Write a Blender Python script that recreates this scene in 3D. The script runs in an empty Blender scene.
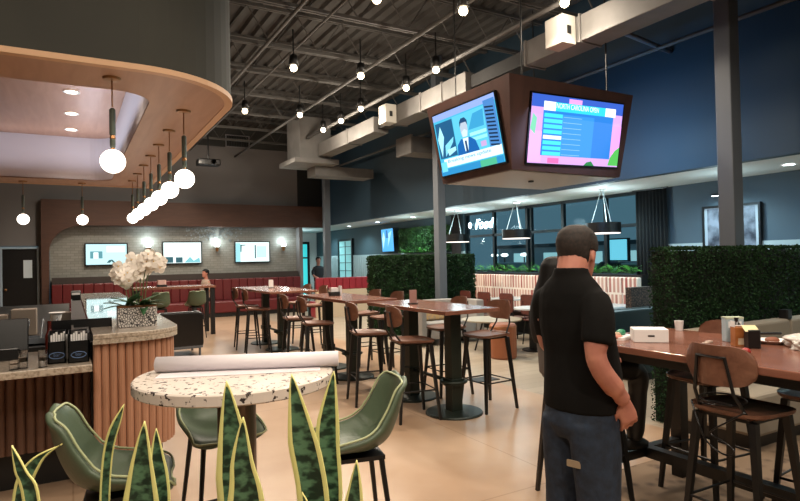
import bpy, bmesh, math, random
from mathutils import Vector, Matrix, Euler
random.seed(7)
C = bpy.context.scene.collection
S = bpy.context.scene
PI = math.pi

def lin(h):
    h = h.lstrip('#'); o = []
    for i in (0, 2, 4):
        c = int(h[i:i+2], 16)/255
        o.append(c/12.92 if c <= .04045 else ((c+.055)/1.055)**2.4)
    return tuple(o)

# ------------------------------------------------------------------ camera
def make_camera(loc, yaw, pitch, roll, fpx):
    a, p, r = map(math.radians, (yaw, pitch, roll))
    fw = Vector((math.sin(a)*math.cos(p), math.cos(a)*math.cos(p), math.sin(p)))
    rt = Vector((math.cos(a), -math.sin(a), 0)); up = rt.cross(fw)
    rt2 = rt*math.cos(r) - up*math.sin(r); up2 = up*math.cos(r) + rt*math.sin(r)
    cd = bpy.data.cameras.new('camera'); co = bpy.data.objects.new('camera', cd); C.objects.link(co)
    m = Matrix((rt2, up2, -fw)).transposed().to_4x4(); m.translation = loc
    co.matrix_world = m
    cd.sensor_width = 36; cd.lens = fpx/800*36; cd.clip_start = .05; cd.clip_end = 200
    S.camera = co
make_camera((0, 0, 1.62), 29.7, .8, 1.15, 578)

# ------------------------------------------------------------------ world, exposure
w = bpy.data.worlds.new('night_sky'); S.world = w; w.use_nodes = True
bg = w.node_tree.nodes['Background']; bg.inputs[0].default_value = (*lin('3a5a68'), 1); bg.inputs[1].default_value = 1.3
S.view_settings.view_transform = 'Standard'; S.view_settings.look = 'None'
S.view_settings.gamma = 1; S.view_settings.exposure = 0; S.view_settings.use_curve_mapping = False
S.cycles.max_bounces = 7; S.cycles.diffuse_bounces = 4; S.cycles.glossy_bounces = 3; S.cycles.transmission_bounces = 6
S.cycles.caustics_reflective = False; S.cycles.caustics_refractive = False
S.cycles.sample_clamp_indirect = 4; S.cycles.use_denoising = True

def light(kind, name, loc, energy, col, size=.05, angle=None, blend=.6, parent=None, rot=None, sx=None, sy=None):
    d = bpy.data.lights.new(name, kind); o = bpy.data.objects.new(name, d); C.objects.link(o)
    d.energy = energy; d.color = col[:3] if not isinstance(col, str) else lin(col)
    if kind == 'AREA':
        d.shape = 'RECTANGLE'; d.size = sx; d.size_y = sy
    else: d.shadow_soft_size = size
    if kind == 'SPOT': d.spot_size = math.radians(angle); d.spot_blend = blend
    o.location = loc
    if rot: o.rotation_euler = rot
    if parent: o.parent = parent
    return o
WARM = (1, .86, .70); COOL = (.66, .93, 1.0); SOFT = (1, .88, .76)
P_SPOT = 215; P_ALC = 115; P_DRUM = 20; P_OMNI = 13

# ------------------------------------------------------------------ materials
MC = {}
def mat(name, col, rough=.6, metal=0, noise=None, emit=None, estr=1, spec=.5, bump=None, col2=None, kind=None, kw=None, coat=0, trans=0, alpha=None):
    if name in MC: return MC[name]
    m = bpy.data.materials.new(name); m.use_nodes = True; nt = m.node_tree; N = nt.nodes; L = nt.links
    b = N['Principled BSDF']
    b.inputs['Base Color'].default_value = (*lin(col), 1); b.inputs['Roughness'].default_value = rough
    b.inputs['Metallic'].default_value = metal; b.inputs['Specular IOR Level'].default_value = spec
    if coat: b.inputs['Coat Weight'].default_value = coat; b.inputs['Coat Roughness'].default_value = .03
    if trans: b.inputs['Transmission Weight'].default_value = trans
    if emit: b.inputs['Emission Color'].default_value = (*lin(emit), 1); b.inputs['Emission Strength'].default_value = estr
    tc = N.new('ShaderNodeTexCoord')
    fac = None
    if kind == 'wood':
        mp = N.new('ShaderNodeMapping'); mp.inputs['Scale'].default_value = kw or (1.2, 14, 14)
        L.new(tc.outputs['Object'], mp.inputs[0])
        n = N.new('ShaderNodeTexNoise'); n.inputs['Scale'].default_value = 2.2; n.inputs['Detail'].default_value = 5; n.inputs['Distortion'].default_value = .6
        L.new(mp.outputs[0], n.inputs[0]); fac = n.outputs[0]; lo, hi = .3, .7
    elif kind == 'brick':
        mp = N.new('ShaderNodeMapping'); mp.inputs['Rotation'].default_value = kw.get('rot', (0, 0, 0)); L.new(tc.outputs['Object'], mp.inputs[0])
        n = N.new('ShaderNodeTexBrick'); L.new(mp.outputs[0], n.inputs[0])
        n.inputs['Scale'].default_value = 1; n.inputs['Brick Width'].default_value = kw['w']; n.inputs['Row Height'].default_value = kw['h']
        n.inputs['Mortar Size'].default_value = kw['m']; n.inputs['Color1'].default_value = (*lin(col), 1)
        n.inputs['Color2'].default_value = (*lin(kw.get('c2', col)), 1); n.inputs['Mortar'].default_value = (*lin(col2), 1)
        L.new(n.outputs['Color'], b.inputs['Base Color'])
    elif kind == 'speckle':
        v = N.new('ShaderNodeTexVoronoi'); v.inputs['Scale'].default_value = kw['s']; L.new(tc.outputs['Object'], v.inputs[0])
        n = N.new('ShaderNodeTexNoise'); n.inputs['Scale'].default_value = kw['s']*.9; n.inputs['Detail'].default_value = 4; L.new(tc.outputs['Object'], n.inputs[0])
        r = N.new('ShaderNodeValToRGB'); e = r.color_ramp.elements
        e[0].position = kw['a']; e[0].color = (*lin(col2), 1); e[1].position = kw['b']; e[1].color = (*lin(col), 1)
        L.new(n.outputs[0], r.inputs[0]); L.new(r.outputs[0], b.inputs['Base Color'])
    elif kind == 'cells':
        v = N.new('ShaderNodeTexVoronoi'); v.inputs['Scale'].default_value = kw['s']; L.new(tc.outputs['Object'], v.inputs[0])
        if kw.get('f') == 'edge': v.feature = 'DISTANCE_TO_EDGE'
        r = N.new('ShaderNodeValToRGB'); e = r.color_ramp.elements; r.color_ramp.interpolation = 'LINEAR'
        e[0].position = kw['a']; e[0].color = (*lin(col2), 1); e[1].position = kw['b']; e[1].color = (*lin(col), 1)
        L.new(v.outputs['Distance'], r.inputs[0]); L.new(r.outputs[0], b.inputs['Base Color'])
    elif noise:
        n = N.new('ShaderNodeTexNoise'); n.inputs['Scale'].default_value = noise; n.inputs['Detail'].default_value = 4
        L.new(tc.outputs['Object'], n.inputs[0]); fac = n.outputs[0]; lo, hi = .35, .65
    if fac is not None:
        r = N.new('ShaderNodeValToRGB'); e = r.color_ramp.elements
        c = lin(col); c2 = lin(col2) if col2 else tuple(x*.8 for x in c)
        e[0].position = lo; e[0].color = (*c2, 1); e[1].position = hi; e[1].color = (*c, 1)
        L.new(fac, r.inputs[0]); L.new(r.outputs[0], b.inputs['Base Color'])
    if bump:
        n2 = N.new('ShaderNodeTexNoise'); n2.inputs['Scale'].default_value = bump[0]; L.new(tc.outputs['Object'], n2.inputs[0])
        bp = N.new('ShaderNodeBump'); bp.inputs['Strength'].default_value = bump[1]; bp.inputs['Distance'].default_value = .01
        L.new(n2.outputs[0], bp.inputs['Height']); L.new(bp.outputs[0], b.inputs['Normal'])
    MC[name] = m; return m

# ------------------------------------------------------------------ mesh builder
class MB:
    def __init__(s): s.v = []; s.f = []; s.uv = None
    def add(s, vs, fs, M=None):
        o = len(s.v)
        for p in vs: s.v.append(tuple(M @ Vector(p)) if M else tuple(p))
        for f in fs: s.f.append(tuple(o+i for i in f))
        return s
    def box(s, x0, x1, y0, y1, z0, z1, M=None):
        vs = [(x, y, z) for z in (z0, z1) for x, y in ((x0, y0), (x1, y0), (x1, y1), (x0, y1))]
        return s.add(vs, [(3, 2, 1, 0), (4, 5, 6, 7), (0, 1, 5, 4), (1, 2, 6, 5), (2, 3, 7, 6), (3, 0, 4, 7)], M)
    def prism(s, poly, z0, z1, M=None):
        n = len(poly); vs = [(x, y, z0) for x, y in poly] + [(x, y, z1) for x, y in poly]
        fs = [tuple(range(n-1, -1, -1)), tuple(range(n, 2*n))] + [(i, (i+1) % n, n+(i+1) % n, n+i) for i in range(n)]
        return s.add(vs, fs, M)
    def rings(s, rs, cap=True, M=None, closed=False):
        n = len(rs[0]); vs = [p for r in rs for p in r]; fs = []
        k = len(rs)
        for j in range(k if closed else k-1):
            a, b2 = j*n, ((j+1) % k)*n
            for i in range(n): fs.append((a+i, a+(i+1) % n, b2+(i+1) % n, b2+i))
        if cap and not closed: fs += [tuple(range(n-1, -1, -1)), tuple(range((k-1)*n, k*n))]
        return s.add(vs, fs, M)
    def tube(s, pts, r, n=8, M=None, closed=False):
        pts = [Vector(p) for p in pts]; k = len(pts); R = r if isinstance(r, (list, tuple)) else [r]*k
        rs = []; ref = None
        for i, p in enumerate(pts):
            if closed: t = pts[(i+1) % k]-pts[i-1]
            else: t = pts[min(i+1, k-1)]-pts[max(i-1, 0)]
            t.normalize()
            if ref is None: ref = Vector((0, 0, 1)) if abs(t.z) < .9 else Vector((1, 0, 0))
            u = ref - t*ref.dot(t)
            if u.length < 1e-4: u = Vector((0, 1, 0))
            u.normalize(); ref = u; q = t.cross(u)
            rs.append([p + (u*math.cos(2*PI*j/n)+q*math.sin(2*PI*j/n))*R[i] for j in range(n)])
        return s.rings(rs, not closed, M, closed)
    def cyl(s, x, y, z0, z1, r, n=20, r2=None, M=None): return s.lathe([(r, z0), (r if r2 is None else r2, z1)], n, (x, y, 0), M)
    def lathe(s, prof, n=20, c=(0, 0, 0), M=None):
        rs = [[(c[0]+max(r, 1e-4)*math.cos(2*PI*j/n), c[1]+max(r, 1e-4)*math.sin(2*PI*j/n), c[2]+z) for j in range(n)] for r, z in prof]
        return s.rings(rs, True, M)
    def sphere(s, c, r, n=14, M=None, sc=(1, 1, 1)):
        k = n//2+1; rs = []
        for i in range(k+1):
            a = -PI/2+PI*i/k; rr = max(math.cos(a), .02)
            rs.append([(c[0]+r*sc[0]*rr*math.cos(2*PI*j/n), c[1]+r*sc[1]*rr*math.sin(2*PI*j/n), c[2]+r*sc[2]*math.sin(a)) for j in range(n)])
        return s.rings(rs, True, M)
    def build(s, name, m, parent=None, smooth=False, bevel=0, seg=2, mods=()):
        me = bpy.data.meshes.new(name); me.from_pydata(s.v, [], s.f); me.update()
        bm = bmesh.new(); bm.from_mesh(me); bmesh.ops.recalc_face_normals(bm, faces=bm.faces); bm.to_mesh(me); bm.free()
        if m: me.materials.append(m)
        if smooth is True: me.polygons.foreach_set('use_smooth', [True]*len(me.polygons))
        elif smooth == 'auto': me.shade_smooth_auto(angle=.7) if hasattr(me, 'shade_smooth_auto') else None
        o = bpy.data.objects.new(name, me); C.objects.link(o)
        if bevel:
            bv = o.modifiers.new('bevel', 'BEVEL'); bv.width = bevel; bv.segments = seg; bv.limit_method = 'ANGLE'
        if parent: o.parent = parent
        return o

def rrect(x0, x1, y0, y1, r, n=6):
    p = []
    for cx, cy, a in ((x1-r, y1-r, 0), (x0+r, y1-r, 90), (x0+r, y0+r, 180), (x1-r, y0+r, 270)):
        for i in range(n+1):
            t = math.radians(a+90*i/n); p.append((cx+r*math.cos(t), cy+r*math.sin(t)))
    return p
def root(name, label, cat, loc=(0, 0, 0), rz=0, group=None):
    o = bpy.data.objects.new(name, None); C.objects.link(o); o.empty_display_size = .1
    o.location = loc; o.rotation_euler = (0, 0, rz); o['label'] = label; o['category'] = cat
    if group: o['group'] = group
    return o
def tag(o, label, cat, group=None, kind=None):
    o['label'] = label; o['category'] = cat
    if group: o['group'] = group
    if kind: o['kind'] = kind
    return o
def struct(o, label=None):
    o['kind'] = 'structure'
    if label: o['label'] = label
    return o
def dup(src, loc, rz, label=None, group=None):
    def cp(o, par):
        c = o.copy(); C.objects.link(c); c.parent = par
        for ch in list(o.children): cp(ch, c)
        return c
    r = cp(src, None); r.location = loc; r.rotation_euler = (0, 0, rz)
    if label: r['label'] = label
    if group: r['group'] = group
    return r
def evaluated(o, name, m, parent=None, smooth=True):
    dg = bpy.context.evaluated_depsgraph_get(); dg.update()
    me = bpy.data.meshes.new_from_object(o.evaluated_get(dg)); me.name = name
    bpy.data.objects.remove(o); me.materials.clear(); me.materials.append(m)
    if smooth: me.polygons.foreach_set('use_smooth', [True]*len(me.polygons))
    n = bpy.data.objects.new(name, me); C.objects.link(n); n.parent = parent
    return n
def text(name, body, size, m, parent, M, extrude=.001, bold=0, sx=1, align='LEFT'):
    cu = bpy.data.curves.new(name, 'FONT'); cu.body = body; cu.size = size; cu.extrude = extrude; cu.offset = bold
    cu.align_x = align; cu.align_y = 'BOTTOM'
    o = bpy.data.objects.new(name, cu); C.objects.link(o)
    n = evaluated(o, name, m, parent, False)
    n.data.transform(M @ Matrix.Diagonal((sx, 1, 1, 1)))
    return n

# palette
concrete = None
def floor_material():
    m = mat('polished_concrete', 'b0967e', .28, noise=1.1, col2='9f8268')
    nt = m.node_tree; N = nt.nodes; L = nt.links; b = N['Principled BSDF']
    geo = N.new('ShaderNodeNewGeometry'); sp = N.new('ShaderNodeSeparateXYZ'); L.new(geo.outputs['Position'], sp.inputs[0])
    br = N.new('ShaderNodeTexBrick'); L.new(geo.outputs['Position'], br.inputs[0])
    br.inputs['Scale'].default_value = 1; br.inputs['Brick Width'].default_value = 1.2; br.inputs['Row Height'].default_value = .2
    br.inputs['Mortar Size'].default_value = .004; br.inputs['Color1'].default_value = (*lin('a89c8a'), 1); br.inputs['Color2'].default_value = (*lin('988b79'), 1)
    br.inputs['Mortar'].default_value = (*lin('7d7264'), 1)
    gt = N.new('ShaderNodeMath'); gt.operation = 'GREATER_THAN'; gt.inputs[1].default_value = 4.75; L.new(sp.outputs['X'], gt.inputs[0])
    mx = N.new('ShaderNodeMix'); mx.data_type = 'RGBA'; L.new(gt.outputs[0], mx.inputs[0])
    old = b.inputs['Base Color'].links[0].from_socket; L.new(old, mx.inputs[6]); L.new(br.outputs[0], mx.inputs[7])
    # thin saw-cut joints
    br2 = N.new('ShaderNodeTexBrick'); L.new(geo.outputs['Position'], br2.inputs[0]); br2.offset = 0
    br2.inputs['Scale'].default_value = 1; br2.inputs['Brick Width'].default_value = 3.1; br2.inputs['Row Height'].default_value = 3.1; br2.inputs['Mortar Size'].default_value = .006
    br2.inputs['Color1'].default_value = br2.inputs['Color2'].default_value = (1, 1, 1, 1); br2.inputs['Mortar'].default_value = (.72, .68, .64, 1)
    mm = N.new('ShaderNodeMix'); mm.data_type = 'RGBA'; mm.blend_type = 'MULTIPLY'; mm.inputs[0].default_value = 1
    L.new(mx.outputs[2], mm.inputs[6]); L.new(br2.outputs[0], mm.inputs[7]); L.new(mm.outputs[2], b.inputs['Base Color'])
    return m
black = mat('black_powder_coat', '0d0d0d', .42); charcoal = mat('charcoal_metal', '1a1b1a', .5)
pedm = mat('dark_olive_steel', '1e2620', .4, metal=.3)
stoolwood = mat('walnut_plywood', '74503f', .36, kind='wood', col2='5d3c2e', kw=(1.5, 10, 10))
tabwood = mat('walnut_tabletop', '84594a', .2, kind='wood', col2='6d4536', kw=(9, .9, 9))
edgewood = mat('pale_wood_edge', 'b98f63', .5)
steel = mat('painted_column', '54595f', .5); deckm = mat('dark_deck', '3a3835', .8); joistm = mat('joist_steel', '4c4a47', .7)
ductm = mat('galvanized_duct', '7b7976', .55, metal=.1, noise=3, col2='6e6c69')
navy = mat('navy_paint', '18303e', .6); teal = mat('teal_grey_paint', '3f5158', .6); greyp = mat('grey_paint', '716f6f', .7); darkgrey = mat('dark_grey_paint', '333432', .75)
brownp = mat('brown_panel', '4f3326', .6, kind='wood', col2='432a1f', kw=(1, 1, 9))
oak = mat('oak_soffit', 'b08a72', .5, kind='wood', col2='a37d66', kw=(6, .7, 4))
oakedge = mat('oak_edge', 'c8a07c', .5); bulk = mat('bulkhead_plaster', '34342c', .8, noise=1.3, col2='2c2c26')
white = mat('white_paint', 'd8d8d4', .6); brass = mat('brass', '9a7048', .35, metal=.8)
flute = mat('fluted_oak', 'a97c62', .5, kind='wood', col2='966a50', kw=(9, 9, .8)); fluted = mat('fluted_walnut', '70503f', .5, kind='wood', col2='5c4032', kw=(9, 9, .8))
stone = mat('granite_top', 'b3a695', .3, coat=1, kind='speckle', col2='857767', kw=dict(s=60, a=.33, b=.56))
terrazzo = mat('terrazzo_top', 'd3c8bd', .25, kind='speckle', col2='3a3230', kw=dict(s=48, a=.37, b=.42))
greenleather = mat('olive_leather', '4c5a46', .45, bump=(60, .1)); piping = mat('piping', 'a3ab82', .5)
redm = mat('oxblood_leather', '5c1a1c', .4); brightred = mat('red_vinyl', '85202a', .4); blackleather = mat('black_leather', '08090b', .3)
hedgem = mat('boxwood_leaf', '2b4a2c', .8, noise=6, col2='182c1a', spec=.2); fernm = mat('fern_leaf', '8bd873', .55, noise=8, col2='5aa850')
paper = mat('paper_white', 'dcdad8', .6)

# ------------------------------------------------------------------ structure
struct(MB().box(-5, 9.3, -4, 23.2, -.1, 0).build('floor', floor_material()), 'beige polished concrete floor turning to grey plank tile on the right')
# corrugated roof deck
mb = MB(); n = 0; x = -5
top = []; 
while x < 7.6:
    top += [(x, 5.92), (x+.09, 5.92), (x+.12, 5.86), (x+.21, 5.86)]; x += .24
vs = [(a, -4, b) for a, b in top] + [(a, 18.6, b) for a, b in top]; k = len(top)
mb.add(vs, [(i, i+1, k+i+1, k+i) for i in range(k-1)])
struct(mb.build('ceiling', deckm), 'dark corrugated metal roof deck')
struct(MB().box(7.66, 9.3, -4, 23.2, 2.78, 2.9).build('ceiling', white), 'low white ceiling of the window alcove')
struct(MB().box(6.63, 7.5, 18.5, 23.2, 2.75, 2.85).build('ceiling', white), 'white ceiling of the rear corridor')
struct(MB().box(7.5, 7.65, -4, 18.6, 2.78, 6).build('wall_right_upper', navy), 'navy upper wall above the window alcove')
struct(MB().box(-5, 6.63, 18.5, 18.7, 2.7, 5.25).box(-5, -.6, 18.5, 18.7, 2.15, 2.7).box(-5, -1.62, 18.5, 18.7, 0, 2.15).box(-.75, -.6, 18.5, 18.7, 0, 2.15).build('wall_back', greyp), 'grey rear wall')
struct(MB().box(-5, 7.6, 18.45, 18.7, 5.25, 6).build('wall_back_upper', darkgrey), 'dark band of the rear wall under the roof')
struct(MB().box(6.63, 7.66, 18.5, 18.6, 3.43, 5.25).build('wall_dark_opening', charcoal), 'charcoal panel in place of the dark opening over the corridor')  # charcoal colour stands in for the darkness inside an open void
struct(MB().box(-5.1, -5, -4, 18.7, 0, 6).build('wall_left', greyp)); struct(MB().box(-5, 9.3, -4.1, -4, 0, 6).build('wall_front', greyp))
# tiled recess wall
tile = mat('handmade_tile', '8a8a84', .35, kind='brick', col2='6f6f68', kw=dict(w=.2, h=.075, m=.006, c2='7d7d77', rot=(PI/2, 0, 0)))
mbt = MB(); mbt.box(-.5, 6.6, 18.62, 18.75, 0, 2.72); struct(mbt.build('wall_back_tiled', tile), 'tiled wall behind the screens and red banquette')
struct(MB().box(6.6, 6.72, 18.3, 23.2, 0, 2.75).build('wall_corridor_left', greyp)); struct(MB().box(6.6, 9.3, 23.1, 23.3, 0, 2.8).build('wall_corridor_back', white))
# brown portal with rounded corner
arc = [(-.5, 0)] + [(-.5+.8*(1-math.cos(t)), 2.0+.72*math.sin(t)) for t in [PI/2*i/10 for i in range(11)]] + [(7.5, 2.72), (7.5, 3.42), (-.68, 3.42), (-.68, 0)]
mb = MB(); M = Matrix.Rotation(PI/2, 4, 'X'); M.translation = (0, 18.5, 0)
mb.prism(arc, 0, .25, M); struct(mb.build('trim_1', brownp), 'brown portal band with a rounded inner corner framing the tiled wall')
# right outer wall with window band (x = 9.1)
def wr(y0, y1, z0, z1, m, nm='wall_right', lb=None): return struct(MB().box(9.1, 9.3, y0, y1, z0, z1).build(nm, m), lb)
wr(-4, 6.98, 1.78, 2.8, mat('slate_blue_paint', '46555f', .6)); wr(12.5, 23.2, 1.78, 2.8, teal); wr(6.98, 12.5, 0, 1.25, teal)
wains = mat('white_wainscot', 'a9b4b4', .5)
mb = MB(); mb.box(9.06, 9.1, -4, 6.98, 0, 1.78); mb.box(9.06, 9.1, 12.5, 19.4, 0, 1.78); mb.box(9.06, 9.1, 20.7, 23.1, 0, 1.78); mb.box(9.1, 9.3, -4, 6.98, 0, 1.78).box(9.1, 9.3, 12.5, 23.2, 0, 1.78)
y = 12.6
while y < 23:
    if not 19.3 < y < 20.7: mb.box(9.045, 9.07, y, y+.03, .1, 1.72)
    y += .15
struct(mb.build('wall_right_wainscot', wains), 'white panelled wainscot')
wf = mat('window_frame', '11181c', .4)
glass = mat('window_glass', 'ffffff', .02, trans=1); glass.node_tree.nodes['Principled BSDF'].inputs['IOR'].default_value = 1.12
ys = [12.48, 11.30, 10.10, 8.98, 7.85, 7.0]
for i in range(5):
    a, b_ = ys[i+1], ys[i]; mb = MB(); t = .035
    for zz0, zz1 in ((1.22, 1.28), (2.13, 2.19), (2.72, 2.78)): mb.box(9.12, 9.2, a, b_, zz0, zz1)
    mb.box(9.12, 9.2, a, a+t, 1.22, 2.78).box(9.12, 9.2, b_-t, b_, 1.22, 2.78)
    if i == 2: mb.box(9.12, 9.2, b_-.16, b_-.12, 1.22, 2.78)
    f = struct(mb.build('window_%d' % (i+1), wf), 'dark framed storefront window, number %d from the far end' % (i+1))
    MB().box(9.15, 9.156, a, b_, 1.28, 2.72).build('pane', glass, f)
# outside
struct(MB().box(9.3, 60, -20, 60, -.25, -.15).build('ground', mat('asphalt', '20272a', .7)), 'asphalt parking lot outside')
# glowing glass door on the corridor end and right wall
cy = mat('lit_glass', '4fd0d0', .3, emit='35b8bd', estr=1.0)
mb = MB(); M0 = Matrix.Translation((7.9, 23.05, 0))
f = struct(MB().box(-.12, .0, -.03, .05, 0, 2.4, M0).box(.75, .85, -.03, .05, 0, 2.4, M0).box(0, .75, -.03, .05, 2.3, 2.4, M0).box(0, .75, -.03, .05, 1.7, 1.76, M0).build('door_2', black), 'black framed glass door glowing cyan at the corridor end')
MB().box(0, .75, 0, .02, 0, 2.3, M0).build('pane', cy, f)
gl2 = mat('frosted_lit_pane', '9fd0d0', .3, emit='7fb6b8', estr=.55)
f = struct(MB().box(9.02, 9.12, 19.4, 19.48, 0, 2.4).box(9.02, 9.12, 20.6, 20.7, 0, 2.4).box(9.02, 9.12, 19.48, 20.6, 2.32, 2.4).build('door_3', black), 'black framed glass door on the right wall beyond the column')
mb = MB().box(9.05, 9.07, 19.48, 20.6, .0, 2.32); mb.build('pane', gl2, f)
mb = MB()
for i in range(1, 8): mb.box(9.03, 9.05, 19.48, 20.6, .3*i, .3*i+.015)
mb.box(9.03, 9.05, 20.03, 20.05, 0, 2.3); mb.build('glazing_bar', teal, f)
# left door
f = struct(MB().box(-1.62, -1.57, 18.46, 18.6, 0, 2.13).box(-.79, -.74, 18.46, 18.6, 0, 2.13).box(-1.57, -.79, 18.46, 18.6, 2.08, 2.13).build('door_1', mat('pale_frame', '9fb3c2', .4, emit='9fb3c2', estr=.0)), 'black door in a pale metal frame at the far left')
MB().box(-1.57, -.79, 18.52, 18.57, 0, 2.08).build('door_leaf', black, f)
MB().box(-1.1, -.9, 18.5, 18.52, 1.3, 1.78).build('notice', mat('notice_paper', 'cfdde6', .5), f)
MB().sphere((-1.5, 18.48, 1.0), .035).build('door_handle', brass, f)
# upper vent
o = root('air_vent', 'rectangular louvred air vent high on the rear wall', 'vent', (4.65, 18.43, 5.44))
MB().box(-.38, .38, -.03, 0, -.2, -.17).box(-.38, .38, -.03, 0, .17, .2).box(-.38, -.35, -.03, 0, -.17, .17).box(.35, .38, -.03, 0, -.17, .17).build('frame', mat('vent_grey', '77767a', .5), o)
mb = MB().box(-.35, .35, -.008, 0, -.17, .17)
for i in range(9): mb.box(-.35+.078*i, -.33+.078*i, -.025, -.005, -.17, .17)
mb.build('louvres', charcoal, o)

# ------------------------------------------------------------------ joists, pipes, columns, duct
ORD = 'first second third fourth fifth sixth seventh eighth ninth tenth eleventh twelfth thirteenth fourteenth fifteenth sixteenth seventeenth eighteenth'.split()
def joist(y, i):
    mb = MB(); z0, z1 = 5.2, 5.82
    for zz in (z0, z1): mb.box(-5, 7.5, y-.05, y-.015, zz, zz+.05).box(-5, 7.5, y+.015, y+.05, zz, zz+.05)
    o = root('roof_joist', 'dark steel open web roof joist, %s counting from the rear wall' % ORD[i-1], 'joist', (0, 0, 0), 0, 'open web joists under the roof deck')
    mb.build('chord', joistm, o); mb = MB(); x = -5; pts = []; k = 0
    while x < 7.5: pts.append((x, y, z0+.03 if k % 2 else z1+.02)); x += .42; k += 1
    mb.tube(pts, .014, 5); mb.build('web', joistm, o)
for i, y in enumerate((17.2, 15.6, 14.0, 12.35, 10.8, 9.4, 7.8, 6.2, 4.6, 3.0, 1.4)): joist(y, i+1)
for i, (x, z, r, lb) in enumerate(((1.5, 5.08, .02, 'thin pipe running to the rear wall left of the first light row'), (2.75, 5.08, .028, 'pipe running under the joists beside the first light row'), (3.2, 5.05, .016, 'thin conduit beside the thicker pipe under the joists'), (4.55, 4.95, .03, 'pipe running to the rear between the second and third light rows'), (5.25, 4.72, .035, 'pale pipe running along the top of the big duct'))):
    tag(MB().tube([(x, -3.9, z), (x, 13.8 if i == 4 else 18.4, z)], r, 10).build('ceiling_pipe', joistm, smooth=True), lb, 'pipe')
for (x, y, lb) in ((6.64, 3.9, 'square grey steel column at the right, rising behind the tall hedge divider'), (6.8, 10.2, 'square grey steel column in front of the middle hedge'), (6.84, 16.5, 'farthest square grey steel column, near the rear corridor')):
    o = root('steel_column', lb, 'column', (x, y, 0)); MB().box(-.095, .095, -.095, .095, 0, 5.9).build('shaft', steel, o, bevel=.012)
    MB().box(-.16, .16, -.16, .16, 0, .02).build('base_plate', steel, o)
# duct
o = root('air_duct', 'big rectangular galvanized duct running towards the rear wall with an elbow at its end', 'duct', (0, 0, 0))
segs = [(-3.9, 1.2), (1.2, 3.6), (3.6, 5.1), (5.1, 6.1), (7.5, 8.2), (8.2, 8.9), (8.9, 10.0), (10.75, 12.1), (12.1, 13.9)]
for a, b_ in segs: MB().box(5.56, 5.92, a+.012, b_-.012, 4.29, 4.62).build('duct_section', ductm, o, bevel=.01)
for a, b_ in segs[:-1]: MB().box(5.545, 5.935, b_-.014, b_+.014, 4.275, 4.635).build('flange', ductm, o)
for a, b_ in ((6.1, 7.5), (10.0, 10.75)): MB().box(5.66, 5.9, a, b_, 4.36, 4.56).build('dark_duct_link', mat('black_duct_link', '222222', .7), o)  # nearer dark box fills a black void in the run; farther one is a sleeve
MB().box(5.08, 5.93, 13.92, 14.9, 4.22, 5.3).build('elbow', ductm, o, bevel=.01)
MB().box(4.9, 6.1, 13.8, 15.05, 4.1, 4.22).build('elbow_base', ductm, o)
MB().box(5.6, 7.3, 14.2, 14.8, 3.85, 4.1).build('branch', ductm, o)
for (a, lb) in ((5.15, 'pale box register hanging on the duct side nearest the screens'), (9.75, 'pale box register on the far part of the duct')):
    r = root('duct_register', lb, 'duct box', (5.33, a, 4.26)); MB().box(-.02, .215, 0, .3, 0, .36).build('housing', mat('pale_register', 'c2beb4', .5), r, bevel=.008)
    MB().box(.06, .12, -.012, 0, .12, .22).build('damper_label', charcoal, r)
o = root('branch_duct', 'bluish branch duct crossing beyond the big duct above the hanging screens', 'duct'); MB().box(6.5, 7.5, 10.8, 11.4, 3.95, 4.3).build('duct_body', ductm, o, bevel=.01); MB().box(6.47, 6.53, 10.77, 11.43, 3.92, 4.33).build('flange', ductm, o)
tag(MB().tube([(7.2, -3.9, 4.5), (7.2, 18.3, 4.5)], .03, 10).build('ceiling_pipe', joistm, smooth=True), 'pipe running along the navy wall near the roof', 'pipe')
# brackets of horizontal tube by navy wall
tag(MB().tube([(6.3, 5.2, 4.62), (7.48, 5.2, 4.5)], .035, 8).build('ceiling_pipe', steel, smooth=True), 'short cross pipe between the duct and the navy wall', 'pipe')

# ------------------------------------------------------------------ ceiling spots
bulb = mat('warm_bulb', 'fff2dc', .5, emit='ffe6bd', estr=14)
def spot(x, y, z=4.6, lb='', first=[None]):
    if first[0] is None:
        o = root('ceiling_spotlight', lb, 'ceiling light', (x, y, z), 0, 'warm spotlights under the roof')
        MB().tube([(0, 0, .1), (0, 0, .6)], .012, 6).build('stem', black, o)
        MB().lathe([(.02, .22), (.06, .2), (.075, .04), (.07, .04)], 14).build('housing', black, o, smooth=True)
        MB().sphere((0, 0, 0), .055, 12).build('bulb', bulb, o, smooth=True); first[0] = o
    else: o = dup(first[0], (x, y, z), 0, lb)
    light('SPOT', 'spot_or_fill', (x, y, z-.09), P_SPOT, WARM, .06, 150, .75)
    light('POINT', 'ceiling_fill', (x, y, z-.09), P_OMNI*(2.6 if x > 4.9 else 1), WARM, .06)  # added fill brightening roof deck and rear wall, placed under each bulb
    return o
SP = [(4.16, 5.63, 'warm spotlight at the top of the picture left of the air register'), (3.08, 5.82, 'warm spotlight cut by the top edge of the picture'), (3.03, 8.52, 'lone warm spotlight in the middle of the joists'), (4.13, 8.41, 'warm spotlight above the gap between the pipes'),
      (3.03, 11.39, 'small warm spotlight just right of the curved bulkhead'), (4.11, 11.23, 'warm spotlight left of the duct elbow'), (5.06, 12.31, 'farthest warm spotlight in the row along the duct'), (5.08, 11.35, 'second farthest warm spotlight along the duct'),
      (5.03, 10.27, 'third farthest warm spotlight along the duct'), (5.13, 8.66, 'warm spotlight along the duct, second from the hanging screens'), (5.07, 7.62, 'warm spotlight along the duct just above the hanging screens')]
for x, y, lb in SP: spot(x, y, 4.6, lb)
spot(5.1, 4.9, 4.6, 'warm spotlight at the top edge of the picture over the duct')
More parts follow.
